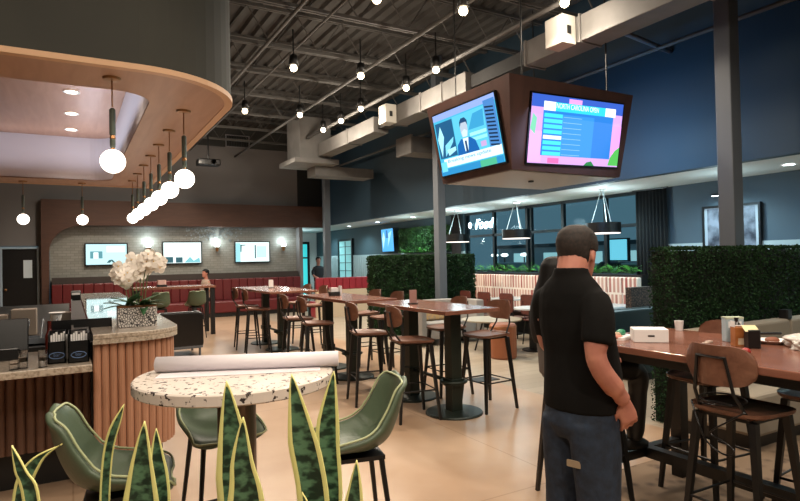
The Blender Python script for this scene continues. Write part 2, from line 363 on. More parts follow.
for x, y, e in ((5.1, 2.2, .8), (3.0, 3.0, 1), (1.5, 1.2, .9), (3.4, .2, .9), (1.0, -1.6, 1.8), (-.6, -.9, .7), (3.5, -2, .6), (-1.0, .6, .8), (.5, 2.7, .45), (-1.2, 2.2, .5), (1.7, 14.5, 1.25), (4.1, 14, 1.25), (6, 14.8, .5), (.6, 15.8, 1.25), (3.0, 16, 1.25)):
    light('SPOT', 'spot_or_fill', (x, y, 4.5), P_SPOT*e, WARM, .06, 150, .75); light('POINT', 'ceiling_fill', (x, y, 4.5), P_OMNI*e*1.4, WARM, .06)  # spots and fills without fixtures; several added to brighten bar, plants, rear wall

# ------------------------------------------------------------------ bar bulkhead with wood soffit
def outline(ins=0.0, y1=10.6):
    p = [(-4.9, 4.12+ins)]; c = (.405, 4.88); r = .755-ins
    for i in range(13):
        t = -PI/2+PI/2*i/12; p.append((c[0]+r*math.cos(t), c[1]+r*math.sin(t)))
    return p+[(1.16-ins, y1-ins), (-4.9, y1-ins)]
hole = [(-4.6, 4.7)] + [(.28+.28*math.sin(t), 4.98-.28*math.cos(t)) for t in [PI/2*i/8 for i in range(9)]] + [(.56-.28*(1-math.cos(t)), 9.7+.28*math.sin(t)) for t in [PI/2*i/8 for i in range(9)]] + [(-4.6, 9.98)]
def ring_prism(outer, inner, z0, z1, name, m, parent=None):
    bm = bmesh.new()
    def loop(pts):
        vs = [bm.verts.new((x, y, z0)) for x, y in pts]
        return [bm.edges.new((vs[i], vs[(i+1) % len(vs)])) for i in range(len(vs))]
    ed = loop(outer)+loop(inner)
    bmesh.ops.triangle_fill(bm, edges=ed, use_beauty=True)
    g = bmesh.ops.extrude_face_region(bm, geom=bm.faces[:])
    for v in [e for e in g['geom'] if isinstance(e, bmesh.types.BMVert)]: v.co.z = z1
    bmesh.ops.recalc_face_normals(bm, faces=bm.faces)
    me = bpy.data.meshes.new(name); bm.to_mesh(me); bm.free(); me.materials.append(m)
    o = bpy.data.objects.new(name, me); C.objects.link(o); o.parent = parent; return o
bb = root('bar_bulkhead', 'dark curved bulkhead over the bar with an oak underside and a recessed tray', 'bulkhead')
ring_prism(outline(), hole, 2.9, 2.92, 'soffit_panel', oak, bb)
mb = MB(); a, b_ = outline(-.012), outline(.05)
mb.rings([[(x, y, 2.893) for x, y in a], [(x, y, 2.93) for x, y in a], [(x, y, 2.93) for x, y in b_], [(x, y, 2.893) for x, y in b_]], closed=True); mb.build('edge_band', oakedge, bb, smooth=False)
mb = MB(); mb.rings([[(x, y, 2.925) for x, y in outline(.0)], [(x, y, 5.85) for x, y in outline(.0)]], cap=False); mb.build('fascia', bulk, bb, smooth='auto')
mb = MB(); mb.rings([[(x, y, 2.91) for x, y in hole], [(x, y, 3.55) for x, y in hole]], cap=False); mb.build('tray_wall', mat('tray_plaster', 'cfc8c8', .7), bb, smooth='auto')
MB().prism(hole, 3.55, 3.6).build('tray_ceiling', oak, bb)
# recessed cans in tray
can = mat('can_lens', 'fff4e0', .5, emit='fff0d8', estr=9)
c0 = None
for i, y in enumerate((7.35, 8.4, 9.4)):
    lb = ('nearest', 'middle', 'farthest')[i]+' recessed downlight in the oak tray over the bar'
    if c0 is None:
        c0 = root('recessed_downlight', lb, 'ceiling light', (.03, y, 3.545), 0, 'downlights in the oak tray'); MB().lathe([(.06, 0), (.085, -.008), (.085, 0)], 20).build('trim_ring', white, c0); MB().cyl(0, 0, -.004, .001, .06).build('lens', can, c0)
    else: dup(c0, (.03, y, 3.545), 0, lb)
    light('SPOT', 'can_lamp', (.03, y, 3.52), 25, SOFT, .05, 110, .8)
for x, y in ((-1.2, 7.2), (-1.2, 9.0), (-1.2, 5.5), (.03, 5.6)): light('SPOT', 'can_lamp', (x, y, 3.52), 30, SOFT, .05, 120, .8)
# led strip on the inside lip of the tray
led = light('AREA', 'tray_led', (-1.6, 9.55, 3.0), 11, (.80, .82, 1), rot=(PI, 0, 0), sx=4.4, sy=.05)
led2 = light('AREA', 'tray_led', (.25, 7.3, 3.0), 20, (.72, .80, 1), rot=(PI, 0, 0), sx=.05, sy=4.6)

# pendants
globe = mat('opal_globe', 'ffffff', .4, emit='fff3e2', estr=4.5); dkgreen = mat('dark_green_metal', '5a6258', .4, metal=.3)
p0 = root('globe_pendant', 'nearest globe pendant, large at the left front of the oak soffit', 'pendant light', (.26, 4.4, 2.9), 0, 'opal globe pendants over the bar')
MB().lathe([(.012, -.02), (.055, -.016), (.06, 0)], 18).build('canopy', brass, p0)
MB().tube([(0, 0, -.01), (0, 0, -.2)], .005, 6).build('rod', brass, p0)
MB().lathe([(.012, -.4), (.02, -.39), (.02, -.22), (.012, -.21), ], 14).lathe([(.01, -.49), (.018, -.47), (.018, -.43), (.012, -.4)], 14).build('socket_tube', dkgreen, p0, smooth='auto')
MB().lathe([(.014, -.43), (.02, -.415), (.014, -.395)], 14).build('collar', brass, p0); MB().lathe([(.018, -.5), (.012, -.48)], 12).build('collar', brass, p0)
MB().sphere((0, 0, -.575), .081, 22).build('globe', globe, p0, smooth=True)
for (x, y, lb) in ((.84, 5.1, 'rightmost globe pendant, first of the long row'), (.84, 5.92, 'second globe pendant of the long row'), (.84, 6.68, 'third globe pendant of the long row'), (.84, 7.4, 'fourth globe pendant of the long row'), (.84, 8.15, 'fifth globe pendant of the long row'), (.84, 8.95, 'sixth globe pendant of the long row'), (.84, 9.75, 'last globe pendant at the far end of the long row'), (.17, 10.3, 'small far globe pendant in front of the brown portal'), (-.61, 10.35, 'small far globe pendant above the black door at far left')):
    dup(p0, (x, y, 2.9), 0, lb)

# ------------------------------------------------------------------ fluted path helper
def fluted_wall(path, r, z0, z1):
    # scalloped outline following path (list of 2-D points), outward on the right-hand side
    P = [Vector(p) for p in path]; out = []
    L = [0]
    for i in range(len(P)-1): L.append(L[-1]+(P[i+1]-P[i]).length)
    def at(s):
        for i in range(len(P)-1):
            if s <= L[i+1] or i == len(P)-2:
                t = (s-L[i])/(L[i+1]-L[i]); d = (P[i+1]-P[i]).normalized(); return P[i].lerp(P[i+1], t), Vector((d.y, -d.x))
    nr = int(L[-1]/(2*r)); st = L[-1]/nr
    for k in range(nr):
        for j in range(6):
            a = PI*j/6; s = st*k+st/2*(1-math.cos(a)); p, nn = at(min(s, L[-1])); out.append(p+nn*math.sin(a)*r*.9)
    out.append(at(L[-1])[0])
    mb = MB(); vs = [(p.x, p.y, z0) for p in out]+[(p.x, p.y, z1) for p in out]; k = len(out)
    mb.add(vs, [(i, i+1, k+i+1, k+i) for i in range(k-1)]); return mb
def barpath(ins=0):
    c = (.42, 4.96); rr = .30-ins
    return [(.13, 4.60+ins)]+[(.36, 4.605+ins)]+[(c[0]+rr*math.cos(t), c[1]+rr*1.15*math.sin(t)) for t in [-PI/2+PI/2*(i+.5)/8 for i in range(8)]]+[(.72-ins, 5.1), (.72-ins, 11.3)]
bc = root('bar_counter', 'curved bar with vertical oak fluting and a beige granite top', 'bar counter')
bp = barpath(-.02); MB().prism(bp+[(.13, 11.3)], 1.095, 1.13).build('countertop', stone, bc, bevel=.006)
MB().prism([(x, y) for x, y in barpath(-.02)]+[(.13, 11.3)], 1.06, 1.095).build('apron', stone, bc)
fluted_wall(barpath(.03), .026, .27, 1.06).build('fluted_panel', flute, bc, smooth=False)
MB().prism(barpath(.1)+[(.15, 11.3)], 0, .27).build('toe_kick', black, bc)
MB().box(.12, .15, 4.75, 11.3, .27, 1.06).build('inner_panel', black, bc)
sc_ = root('service_counter', 'lower granite service counter with dark walnut fluting at the left', 'counter')
MB().prism([(-3.5, 4.42), (.12, 4.42), (.12, 5.35), (-3.5, 5.35)], .90, .95).build('countertop', stone, sc_, bevel=.006)
fluted_wall([(-3.5, 5.0), (.13, 5.0)], .03, .27, .90).build('fluted_panel', fluted, sc_)
MB().box(-3.5, .13, 5.08, 5.3, 0, .27).build('toe_kick', black, sc_)
# ------------------------------------------------------------------ things on the service counter
darkplastic = mat('black_plastic', '0b0c0e', .3); logo = mat('blue_oval_logo', '52688c', .5)
def ring(cx, cz, rx, rz, y, r=.004):
    return MB().tube([(cx+rx*math.cos(t), y, cz+rz*math.sin(t)) for t in [2*PI*i/28 for i in range(28)]], r, 6, closed=True)
for (x0, x1, y0, h, lb) in ((-.14, -.035, 4.60, .2, 'black bar caddy with a blue oval logo, left of the two'), (-.02, .105, 4.56, .2, 'black bar caddy with a blue oval logo, beside the bar end')):
    o = root('bar_caddy', lb, 'bar caddy', ((x0+x1)/2, y0, .95), 0, 'black caddies with oval logos'); W = (x1-x0)/2
    mb = MB(); mb.box(-W, W, 0, .008, 0, h*.75).box(-W, -W+.006, 0, .3, 0, h).box(W-.006, W, 0, .3, 0, h).box(-W, W, .29, .3, 0, h).box(-W, W, 0, .3, 0, .008)
    mb.build('body', darkplastic, o)
    ring(0, .055, .045, .021, -.002, .003).build('logo_ring', logo, o); text('logo_text', 'bar', .03, logo, o, Matrix.Translation((0, -.003, .043)) @ Matrix.Rotation(PI/2, 4, 'X'), align='CENTER')
    mb = MB()
    for k in range(7): mb.box(-W+.015+.015*k, -W+.027+.015*k, .05, .055, .02, h*.95+.01*(k % 3))
    mb.build('napkins', paper, o)
glassm = mat('clear_glass', 'ffffff', .03, trans=1)
for (x, y, h, lb) in ((-.325, 4.5, .06, 'small short clear glass, leftmost on the service counter'), (-.275, 4.52, .12, 'tall clear tumbler beside the small short glass'), (-.165, 4.5, .115, 'clear tumbler in front of the black caddy')):
    o = root('drinking_glass', lb, 'glass', (x, y, .95), 0, 'clear glasses on the service counter')
    MB().lathe([(.001, .004), (.022, .004), (.026, h), (.028, h), (.026, 0), (.001, 0)], 18).build('tumbler', glassm, o, smooth='auto')
    MB().cyl(0, 0, .045, h*.6, .0235, 14).build('paper_band', mat('tan_label', '9c8c78', .6), o)
o = root('cash_terminal', 'black point of sale terminal at the left of the service counter', 'terminal', (-.46, 4.95, .95))
MB().box(-.14, .14, .0, .25, 0, .09).build('base', darkplastic, o, bevel=.01)
MB().box(-.19, .19, -.01, .02, .06, .3, Matrix.Rotation(-.25, 4, 'X')).build('screen_back', darkplastic, o, bevel=.008)
o = root('bottle_rack', 'black rack of bottles and tins on the service counter behind the caddies', 'rack', (-.14, 5.02, .95))
MB().box(-.2, .24, 0, .01, .17, .25).box(-.2, .24, .2, .21, 0, .22).box(-.2, -.19, 0, .2, 0, .22).box(.23, .24, 0, .2, 0, .22).box(-.2, .24, 0, .2, 0, .01).build('frame', darkplastic, o)
for k, (cx, hcol) in enumerate(((-.13, '8c7f72'), (-.05, '3f2a22'), (.03, 'b0b8bc'), (.11, '99a4a8'), (.18, '6a2a22'))):
    MB().lathe([(.03, .01), (.03, .15), (.012, .2), (.012, .26)], 12).build('bottle', mat('bottle_%s' % hcol, hcol, .25), o, smooth='auto')
    o.children[-1].location = (cx, .1, 0)
tag(MB().box(-.0, .115, 4.72, 9.0, 1.09, 1.14).box(.0, .015, 4.72, 9.0, 1.14, 1.16).build('drip_tray', mat('grey_drip_mat', '38332f', .6, noise=60, col2='1d1a18')), 'long grey drip tray along the inner edge of the bar', 'drip tray')
o = root('coffee_cup_stack', 'stack of white cups and saucers behind the drip tray', 'cups', (-.12, 6.6, .98)); MB().lathe([(.03, 0), (.045, .08), (.04, .08), (.001, .01)], 14).lathe([(.03, .085), (.045, .16), (.04, .16), (.001, .1)], 14).lathe([(.06, .17), (.075, .18), (.001, .172)], 14).build('cups', paper, o, smooth='auto')
tag(MB().box(-3, -.02, 5.36, 11.2, 0, .98).build('back_bar_cabinet', black), 'dark back bar cabinet inside the bar', 'cabinet')
for (x, y, sx, sz, lb) in ((-.62, 6.3, .12, .2, 'beige box on the back bar at far left'), (-.38, 6.35, .1, .24, 'brown cardboard box on the back bar'), (-.1, 7.4, .1, .12, 'clear plastic organizer on the back bar')):
    tag(MB().box(x-sx, x+sx, y, y+.2, .98, .98+sz).build('storage_box', mat('beige_box', '86796b', .6), bevel=.006), lb, 'box')

o = root('payment_terminal', 'black touch screen till seen from behind, leftmost on the service counter', 'terminal', (-.62, 4.95, .95), .1)
MB().box(-.12, .12, 0, .2, 0, .05).build('base', darkplastic, o, bevel=.01); MB().box(-.16, .16, .03, .06, .05, .29, Matrix.Rotation(-.2, 4, 'X')).build('screen_back', darkplastic, o, bevel=.01)
MB().tube([(.0, .08, .05), (.0, .1, .2)], .02, 8).build('stand', darkplastic, o)
o = root('ice_scoop_tray', 'steel tray of bar tools behind the bottle rack', 'tray', (-.2, 5.6, .98)); MB().box(-.2, .2, -.1, .1, 0, .015).box(-.2, .2, -.1, -.09, 0, .06).box(-.2, .2, .09, .1, 0, .06).box(-.2, -.19, -.1, .1, 0, .06).box(.19, .2, -.1, .1, 0, .06).build('tray', steel, o)
for k in range(3): MB().tube([(-.12+.1*k, 0, .02), (-.1+.1*k, .04, .2)], .008, 6).build('bar_tool', mat('chrome', 'b8bcc0', .2, metal=.9), o)
o = root('bar_faucet', 'slim dark beverage gun holster at the inner end of the bar', 'holster', (.06, 9.4, 1.09)); MB().box(-.06, .06, -.25, .25, 0, .16).build('body', darkplastic, o, bevel=.01); MB().box(-.05, .05, -.26, -.25, .12, .15).build('label_strip', paper, o)
# flower planter on bar
fp = root('orchid_planter', 'white orchid arrangement in a black and white patterned box on the bar', 'orchids', (.45, 5.0, 1.13))
MB().box(-.14, .14, -.07, .07, 0, .15).build('planter_box', mat('patterned_pot', 'c8c4c0', .4, kind='cells', col2='15151a', kw=dict(s=52, a=.06, b=.16, f='edge')), fp, bevel=.004)
MB().box(-.14, .14, -.06, .06, .145, .165).build('moss', mat('brown_moss', '6b4424', .9, noise=40), fp)
random.seed(3); st = MB(); leaf = MB(); fl = MB(); yc = MB()
heads = []
for i in range(7):
    a = -1.3+2.6*i/6; bx = -.1+.2*i/6; h = .22+.19*random.random(); pts = []
    for k in range(7):
        t = k/6; pts.append((bx*.6+.11*math.sin(a)*t**1.5, random.uniform(-.01, .01)+.03*math.cos(i*2)*t, .15+h*math.sin(t*PI*.62)*1.0))
    st.tube(pts, .004, 5)
    for k in range(3, 7):
        for q in range(2): heads.append((pts[k][0]+random.uniform(-.035, .035), pts[k][1]+random.uniform(-.06, .03), pts[k][2]+random.uniform(-.05, .03)))
st.build('stem', mat('orchid_stem', '4d5a30', .5), fp)
for (x, y, z) in heads:
    s_ = random.uniform(1.05, 1.4)
    ax = Matrix.Translation((x, y, z)) @ Euler((random.uniform(-.5, .5), random.uniform(-.5, .5), random.uniform(-.6, .6))).to_matrix().to_4x4()
    for k in range(5):
        t = 2*PI*k/5+PI/2; R_ = ax @ Matrix.Rotation(t, 4, 'Y')
        wv = .022 if k in (1, 4) else .015
        leafp = [(0, 0, 0), (wv*.7*s_, -.004, .012*s_), (wv*s_, -.002, .026*s_), (wv*.5*s_, .004, .038*s_), (0, .004, .041*s_), (-wv*.5*s_, .004, .038*s_), (-wv*s_, -.002, .026*s_), (-wv*.7*s_, -.004, .012*s_)]
        fl.add(leafp, [tuple(range(8))], R_)
    yc.sphere((x, y-.006, z), .006, 6)
fo = fl.build('blossoms', mat('orchid_petal', 'f3ece2', .6), fp); fo.modifiers.new('s', 'SOLIDIFY').thickness = .0015
yo = yc.build('blossom_centre', mat('orchid_yellow', 'd9b870', .5), fp); yo['kind'] = 'stuff'; fo['kind'] = 'stuff'
def bend_leaf(mb, base, az, L, wd, lift, droop, n=9, M=None):
    vs = []
    for i in range(n+1):
        t = i/n; d = L*t*math.cos(lift*(1-t)+0)*1.0; z = L*math.sin(lift)*t-droop*t*t; wq = wd*math.sin(PI*min(t*.9+.08, 1))
        for s in (-1, 0, 1):
            vs.append((base[0]+d*math.cos(az)-s*wq*math.sin(az), base[1]+d*math.sin(az)+s*wq*math.cos(az), base[2]+z+(.006 if s else 0)))
    fs = []
    for i in range(n):
        for s in range(2): a = i*3+s; fs.append((a, a+1, a+4, a+3))
    mb.add(vs, fs, M)
for i in range(16):
    az = random.choice([random.uniform(-.5, .5), random.uniform(2.6, 3.6), random.uniform(-1.8, -.9)]); bend_leaf(leaf, (random.uniform(-.09, .1), 0, .15), az, random.uniform(.14, .25), .03, random.uniform(.2, 1.0), random.uniform(.03, .1))
lo = leaf.build('leaves', mat('orchid_leaf', '2e5a33', .4, noise=9, col2='1f3f24'), fp, smooth=True); lo.modifiers.new('s', 'SOLIDIFY').thickness = .002
# ------------------------------------------------------------------ bar stool (wood), seat z .79, local +x forward
def make_barstool(label):
    o = root('bar_stool', label, 'bar stool', (0, 0, 0), 0, 'wooden bar stools with black legs')
    # seat: dished plywood
    n = 10; vs = []; mb = MB(); pl = rrect(-.2, .21, -.205, .205, .1, 5)
    rs = []
    for f, z in ((.0, .786), (.5, .788), (.85, .792), (.97, .80), (1.0, .806), (.985, .788), (.9, .776), (.5, .770), (0, .770)):
        rs.append([(x*max(f, .001), y*max(f, .001), z-(.012*abs(x*f)/.2 if x > 0 else 0)) for x, y in pl])
    mb.rings(rs); mb.build('seat', stoolwood, o, smooth='auto')
    MB().box(-.15, .15, -.15, .15, .750, .771).build('seat_frame', black, o)
    for sx in (-1, 1):
        for sy in (-1, 1):
            a = Vector((sx*.15, sy*.15, .76)); b_ = Vector((sx*.215, sy*.215, 0)); m2 = MB(); h = .014
            m2.rings([[(p.x+q[0], p.y+q[1], p.z) for q in ((-g, -g), (g, -g), (g, g), (-g, g))] for p, g in ((b_, .012), (a, .019))]); m2.build('leg', black, o)
    q = .19; MB().tube([(q, q, .3), (q, -q, .3), (-q, -q, .3), (-q, q, .3)], .008, 6, closed=True).build('footrest', black, o)
    # backrest: curved panel, tilted
    rs = []
    zs = [(0, .93, .06), (.02, .935, .0), (.5, 1.06, 0), (.98, 1.185, 0), (1, 1.19, .06)]
    mb = MB(); NX, NZ = 14, 6; V = []
    for side in (0, 1):
        for j in range(NZ+1):
            for i in range(NX+1):
                u = -1+2*i/NX; v = -1+2*j/NZ
                hw = .19*(1-.18*max(0, abs(v)-.35)**1.5); yy = u*hw; zz = 1.04+v*.104*(1-.38*abs(u)**6)
                xx = -.235+.075*(u*u)-(.07*(zz-.95))+(-.012 if side else 0)
                V.append((xx, yy, zz))
    K = (NX+1)*(NZ+1); F = []
    for j in range(NZ):
        for i in range(NX):
            a = j*(NX+1)+i; F.append((a, a+1, a+NX+2, a+NX+1)); F.append((K+a, K+a+NX+1, K+a+NX+2, K+a+1))
    def ed(a, b_): F.append((a, b_, K+b_, K+a))
    for i in range(NX): ed(i, i+1); ed(NZ*(NX+1)+i+1, NZ*(NX+1)+i)
    for j in range(NZ): ed((j+1)*(NX+1), j*(NX+1)); ed(j*(NX+1)+NX, (j+1)*(NX+1)+NX)
    mb.add(V, F); mb.build('backrest', stoolwood, o, smooth='auto')
    MB().tube([(-.15, -.13, .77), (-.235, -.105, .90), (-.256, -.075, 1.085), (-.256, .075, 1.085), (-.235, .105, .90), (-.15, .13, .77)], .0095, 6).build('back_support', black, o)
    return o
st0 = make_barstool('bar stool at the right end of the nearest centre high table, backed to the windows')
st0.location = (3.90, 4.98, 0); st0.rotation_euler = (0, 0, PI+.05)
G = None
for (x, y, r, lb) in (
    (3.02, 5.10, -.16, 'wooden bar stool on the left of the nearest centre high table, closest to the camera'),
    (2.95, 5.93, -.2, 'wooden bar stool on the left of the nearest centre high table, second from the camera'),
    (3.92, 5.78, PI-.08, 'wooden bar stool behind the near right stool, partly hidden by the nearest high table'),
    (2.84, 7.25, -.18, 'wooden bar stool on the left of the middle high table, nearer one'),
    (2.86, 8.05, -.14, 'wooden bar stool on the left of the middle high table, farther one'),
    (3.95, 7.35, PI, 'wooden bar stool on the far side of the middle high table, nearer one'),
    (3.97, 8.1, PI, 'wooden bar stool on the far side of the middle high table, farther one'),
    (2.85, 10.1, -.2, 'wooden bar stool on the left of the farthest centre high table, nearer one'),
    (2.87, 10.9, -.15, 'wooden bar stool on the left of the farthest centre high table, farther one'),
    (3.95, 10.2, PI, 'wooden bar stool on the far side of the farthest centre high table, nearer one'),
    (3.97, 11.1, PI, 'wooden bar stool on the far side of the farthest centre high table, farther one'),
    (3.11, 1.80, -.02, 'right foreground bar stool with a black cord hung on its back'),
    (3.72, 2.38, PI-.1, 'wooden bar stool tucked in on the far side of the right table, left one'),
    (3.78, 1.70, PI+.1, 'bar stool tucked in at the far side of the right table, near picture edge'),
    (2.98, 2.80, -.1, 'wooden bar stool the seated woman uses, mostly hidden by the standing man')):
    dup(st0, (x, y, 0), r, lb)
# coiled cord on the foreground stool
pts = []
for i in range(60):
    t = i/59; a = t*2*PI*2
    pts.append((2.92+.05*math.sin(a*.5)-.02*t, 1.80+.12*math.cos(a)*(1-.2*t), .845+.02*math.sin(a*1.0)+.02*math.sin(t*9)))
tag(MB().tube(pts, .005, 6).build('charging_cord', darkplastic, smooth=True), 'black cord coiled around the back of the foreground bar stool', 'cord')
pts = [(2.86, 1.92, .84), (2.81, 1.85, .74), (2.82, 1.82, .66), (2.83, 1.76, .615), (2.83, 1.70, .61), (2.83, 1.68, .64), (2.83, 1.73, .67), (2.83, 1.80, .70), (2.82, 1.70, .78), (2.83, 1.62, .84)]
def smooth_pts(p, k=5):
    out = []; P = [Vector(q) for q in p]
    for i in range(len(P)-1):
        a, b_, c, d = P[max(i-1, 0)], P[i], P[i+1], P[min(i+2, len(P)-1)]
        for j in range(k):
            t = j/k; out.append(.5*((2*b_)+(c-a)*t+(2*a-5*b_+4*c-d)*t*t+(3*b_-a-3*c+d)*t**3))
    return out+[P[-1]]
tag(MB().tube(smooth_pts(pts), .0045, 6).build('charging_cord', darkplastic, smooth=True), 'loop of black cord dangling below the seat of the foreground bar stool', 'cord')

# ------------------------------------------------------------------ high tables
def high_table(x0, x1, y0, y1, peds, label, first=[None]):
    cx, cy = (x0+x1)/2, (y0+y1)/2
    o = root('high_table', label, 'high table', (cx, cy, 0), 0, 'walnut high tables on twin pedestals')
    MB().box(x0-cx, x1-cx, y0-cy, y1-cy, 1.06, 1.1).build('tabletop', tabwood, o, bevel=.006)
    for p in peds:
        q = p-cy
        MB().box(-.065, .065, q-.065, q+.065, .02, 1.05).box(-.08, .08, q-.08, q+.08, .28, .36).build('pedestal', pedm, o, bevel=.006)
        MB().lathe([(.001, .03), (.1, .03), (.29, .022), (.3, .012), (.3, 0), (.001, 0)], 32, (0, q, 0)).build('base_disc', pedm, o, smooth='auto')
        MB().box(-.22, .22, q-.04, q+.04, 1.045, 1.06).build('top_plate', black, o)
    MB().tube([(.13*math.cos(t)+.0, peds[0]-cy+.13*math.sin(t), .33) for t in [2*PI*i/20 for i in range(20)]], .018, 8, closed=True).build('foot_ring', pedm, o, smooth=True)
    MB().tube([(0, peds[0]-cy, .32), (0, peds[1]-cy, .32)], .022, 8).build('foot_rail', pedm, o, smooth=True)
high_table(3.13, 3.80, 4.63, 6.33, (5.0, 5.85), 'walnut high table in the centre, nearest of the three, with a bluish screen glare')
high_table(3.02, 3.72, 6.62, 8.45, (7.3, 8.15), 'walnut high table in the centre, middle of the three')
high_table(2.92, 3.78, 9.55, 12.0, (10.3, 11.3), 'walnut high table in the centre, farthest of the three, gleaming on the left')
# rear high table D
o = root('high_table', 'long high table on square legs near the red banquette with green stools', 'high table', (2.0, 13.8, 0)); MB().box(-.85, .85, -.4, .4, 1.05, 1.1).build('tabletop', tabwood, o, bevel=.005)
for sx in (-1, 1):
    for sy in (-1, 1): MB().box(sx*.78-.045, sx*.78+.045, sy*.33-.045, sy*.33+.045, 0, 1.05).build('leg', black, o)
# right communal table
o = root('communal_table', 'long walnut communal high table on a black steel frame at the right', 'high table', (3.45, 1.55, 0))
MB().box(-.5, .5, -2.3, 1.3, 1.008, 1.05).build('tabletop', tabwood, o, bevel=.006)
MB().box(-.44, .44, -2.2, 1.2, .95, 1.008).build('apron', black, o)
for y in (1.12, -2.12):
    for x in (-.38, .38): MB().box(x-.042, x+.042, y-.042, y+.042, 0, .95).build('leg', black, o)
    MB().box(-.34, .34, y-.03, y+.03, .23, .29).build('end_stretcher', black, o)
MB().box(-.035, .035, -2.1, 1.1, .225, .295).build('foot_rail', black, o)

# ------------------------------------------------------------------ objects on tables
def napkin(x, y, z, lb, c='d8d4cf', nm='menu_holder'):
    o = root(nm, lb, 'table sign', (x, y, z)); MB().box(-.05, .05, -.035, .035, 0, .012).build('base', charcoal, o); MB().box(-.045, .045, -.006, .006, .012, .16).build('card', mat('card_'+c, c, .5), o)
    return o
napkin(3.37, 10.98, 1.1, 'white table tent card on the farthest centre high table')
napkin(3.38, 5.65, 1.1, 'pinkish slim card holder standing on the nearest centre high table', 'a78078')
o = root('condiment_caddy', 'dark condiment caddy with white napkins on the middle high table', 'caddy', (3.33, 7.75, 1.1)); MB().box(-.09, .05, -.05, .05, 0, .06).build('tray', charcoal, o, bevel=.004); MB().box(-.08, .03, -.03, .03, .06, .12).build('napkins', paper, o); MB().box(.06, .085, -.04, .04, 0, .14).build('card', paper, o)
o = root('napkin_stack', 'pinkish white napkins in a holder on the rear high table', 'napkins', (1.75, 13.75, 1.1)); MB().box(-.1, .1, -.06, .06, 0, .05).build('holder', charcoal, o); MB().prism(rrect(-.09, .09, -.05, .05, .02), .05, .15).build('napkins', mat('pinkish', 'c8a9a0', .7), o)
# right table items
z = 1.05
tag(MB().box(-.105, .105, -.075, .075, 0, .085).build('white_box', paper, bevel=.004), 'closed white cardboard box on the communal table beside the man', 'box'); o = bpy.data.objects['white_box']; o.location = (3.27, 2.48, z); o.rotation_euler = (0, 0, -.75)
m2 = MB().box(-.02, .02, -.0765, -.075, .038, .048).build('printed_mark', charcoal, o)
o = root('pastry_tray', 'white paper tray with green wrapped food left of the white box', 'food', (3.22, 2.68, z), .3); MB().prism(rrect(-.1, .1, -.07, .07, .02), 0, .02).build('tray', paper, o); MB().sphere((.04, 0, .035), .03, 10, sc=(1.6, 1, .8)).build('green_wrapper', mat('green_wrapper', '2f7a58', .4), o, smooth=True); MB().sphere((-.04, 0, .03), .03, 10, sc=(1.4, 1, .6)).build('bread', mat('bread', 'a8927a', .7), o, smooth=True)
o = root('paper_cup', 'small white paper cup at the far edge of the communal table', 'cup', (3.90, 2.70, z)); MB().lathe([(.001, .003), (.022, .003), (.03, .07), (.033, .07), (.025, 0), (.001, 0)], 16).build('cup', paper, o, smooth='auto')
o = root('milk_carton', 'pale blue and white carton standing on the communal table', 'carton', (3.66, 2.16, z), -.6); MB().box(-.055, .055, -.03, .03, 0, .155).build('carton', mat('pale_blue_carton', '9fb0b8', .5), o, bevel=.003); MB().box(-.04, .04, -.032, -.03, .09, .13).build('carton_label', paper, o); MB().box(-.055, .055, -.031, .031, .145, .157).build('carton_top', mat('pale_green', 'b7bfa6', .5), o)
o = root('sauce_bottle', 'black lettered bottle between the pale carton and the orange box', 'bottle', (3.60, 2.10, z)); MB().lathe([(.024, 0), (.026, .09), (.022, .12), (.011, .135), (.011, .15)], 18).build('bottle', mat('black_bottle', '17110f', .3), o, smooth='auto')
text('bottle_lettering', '7G', .032, mat('tan_print', '9a7c6a', .5), o, Matrix.Rotation(-.5, 4, 'Z') @ Matrix.Translation((0, -.0275, .06)) @ Matrix.Rotation(PI/2, 4, 'X') @ Matrix.Rotation(PI/2, 4, 'Z'), align='CENTER'); MB().cyl(0, 0, .15, .16, .013, 12).build('cap', black, o)
o = root('snack_box', 'orange printed snack box with open white flaps on the communal table', 'box', (3.53, 2.03, z), -.65); MB().box(-.05, .05, -.035, .035, 0, .115).build('carton', mat('orange_card', 'b2703a', .5, noise=12, col2='8f5426'), o, bevel=.002); MB().box(-.035, .03, -.037, -.035, .012, .05).build('box_label', mat('cream_label', 'c9b79d', .5), o)
MB().box(-.05, .02, -.05, -.035, .112, .118, Matrix.Rotation(-.3, 4, 'X')).box(-.05, -.048, -.03, .03, .115, .15).build('flap', paper, o)
o = root('card_reader', 'black handheld device with a pale yellow note on top beside the orange box', 'device', (3.49, 1.945, z), -.6); MB().box(-.035, .035, -.03, .03, 0, .11).box(-.03, .16, -.02, .0, .08, .095).build('body', darkplastic, o, bevel=.006); MB().box(-.05, .03, -.03, .03, .0, .003, Matrix.Translation((0, 0, .115)) @ Matrix.Rotation(.55, 4, 'X')).build('note', mat('pale_yellow', 'cfc79a', .6), o)
o = root('paper_plate', 'white plate of food behind the black device', 'plate', (3.77, 1.98, z)); MB().lathe([(.001, .004), (.06, .004), (.095, .022), (.098, .022), (.062, 0), (.001, 0)], 24).build('plate', paper, o, smooth='auto'); MB().sphere((0, 0, .02), .04, 10, sc=(1.2, 1, .5)).build('food', mat('brown_food', '7a4630', .7), o, smooth=True)
tag(MB().sphere((0, 0, .022), .024, 12, sc=(1.1, 1, .85)).build('red_fruit', mat('red_lid', '8e2320', .4), smooth=True), 'small red round item at the near edge of the communal table', 'fruit'); bpy.data.objects['red_fruit'].location = (3.22, 1.83, z)
o = root('sauce_packet', 'small pale crumpled packets left of the pale carton', 'packet', (3.46, 2.2, z)); MB().box(-.05, -.01, -.02, .01, 0, .012).box(0, .04, -.01, .02, 0, .015).build('packets', mat('packet_tan', 'a9978a', .6), o, bevel=.003)
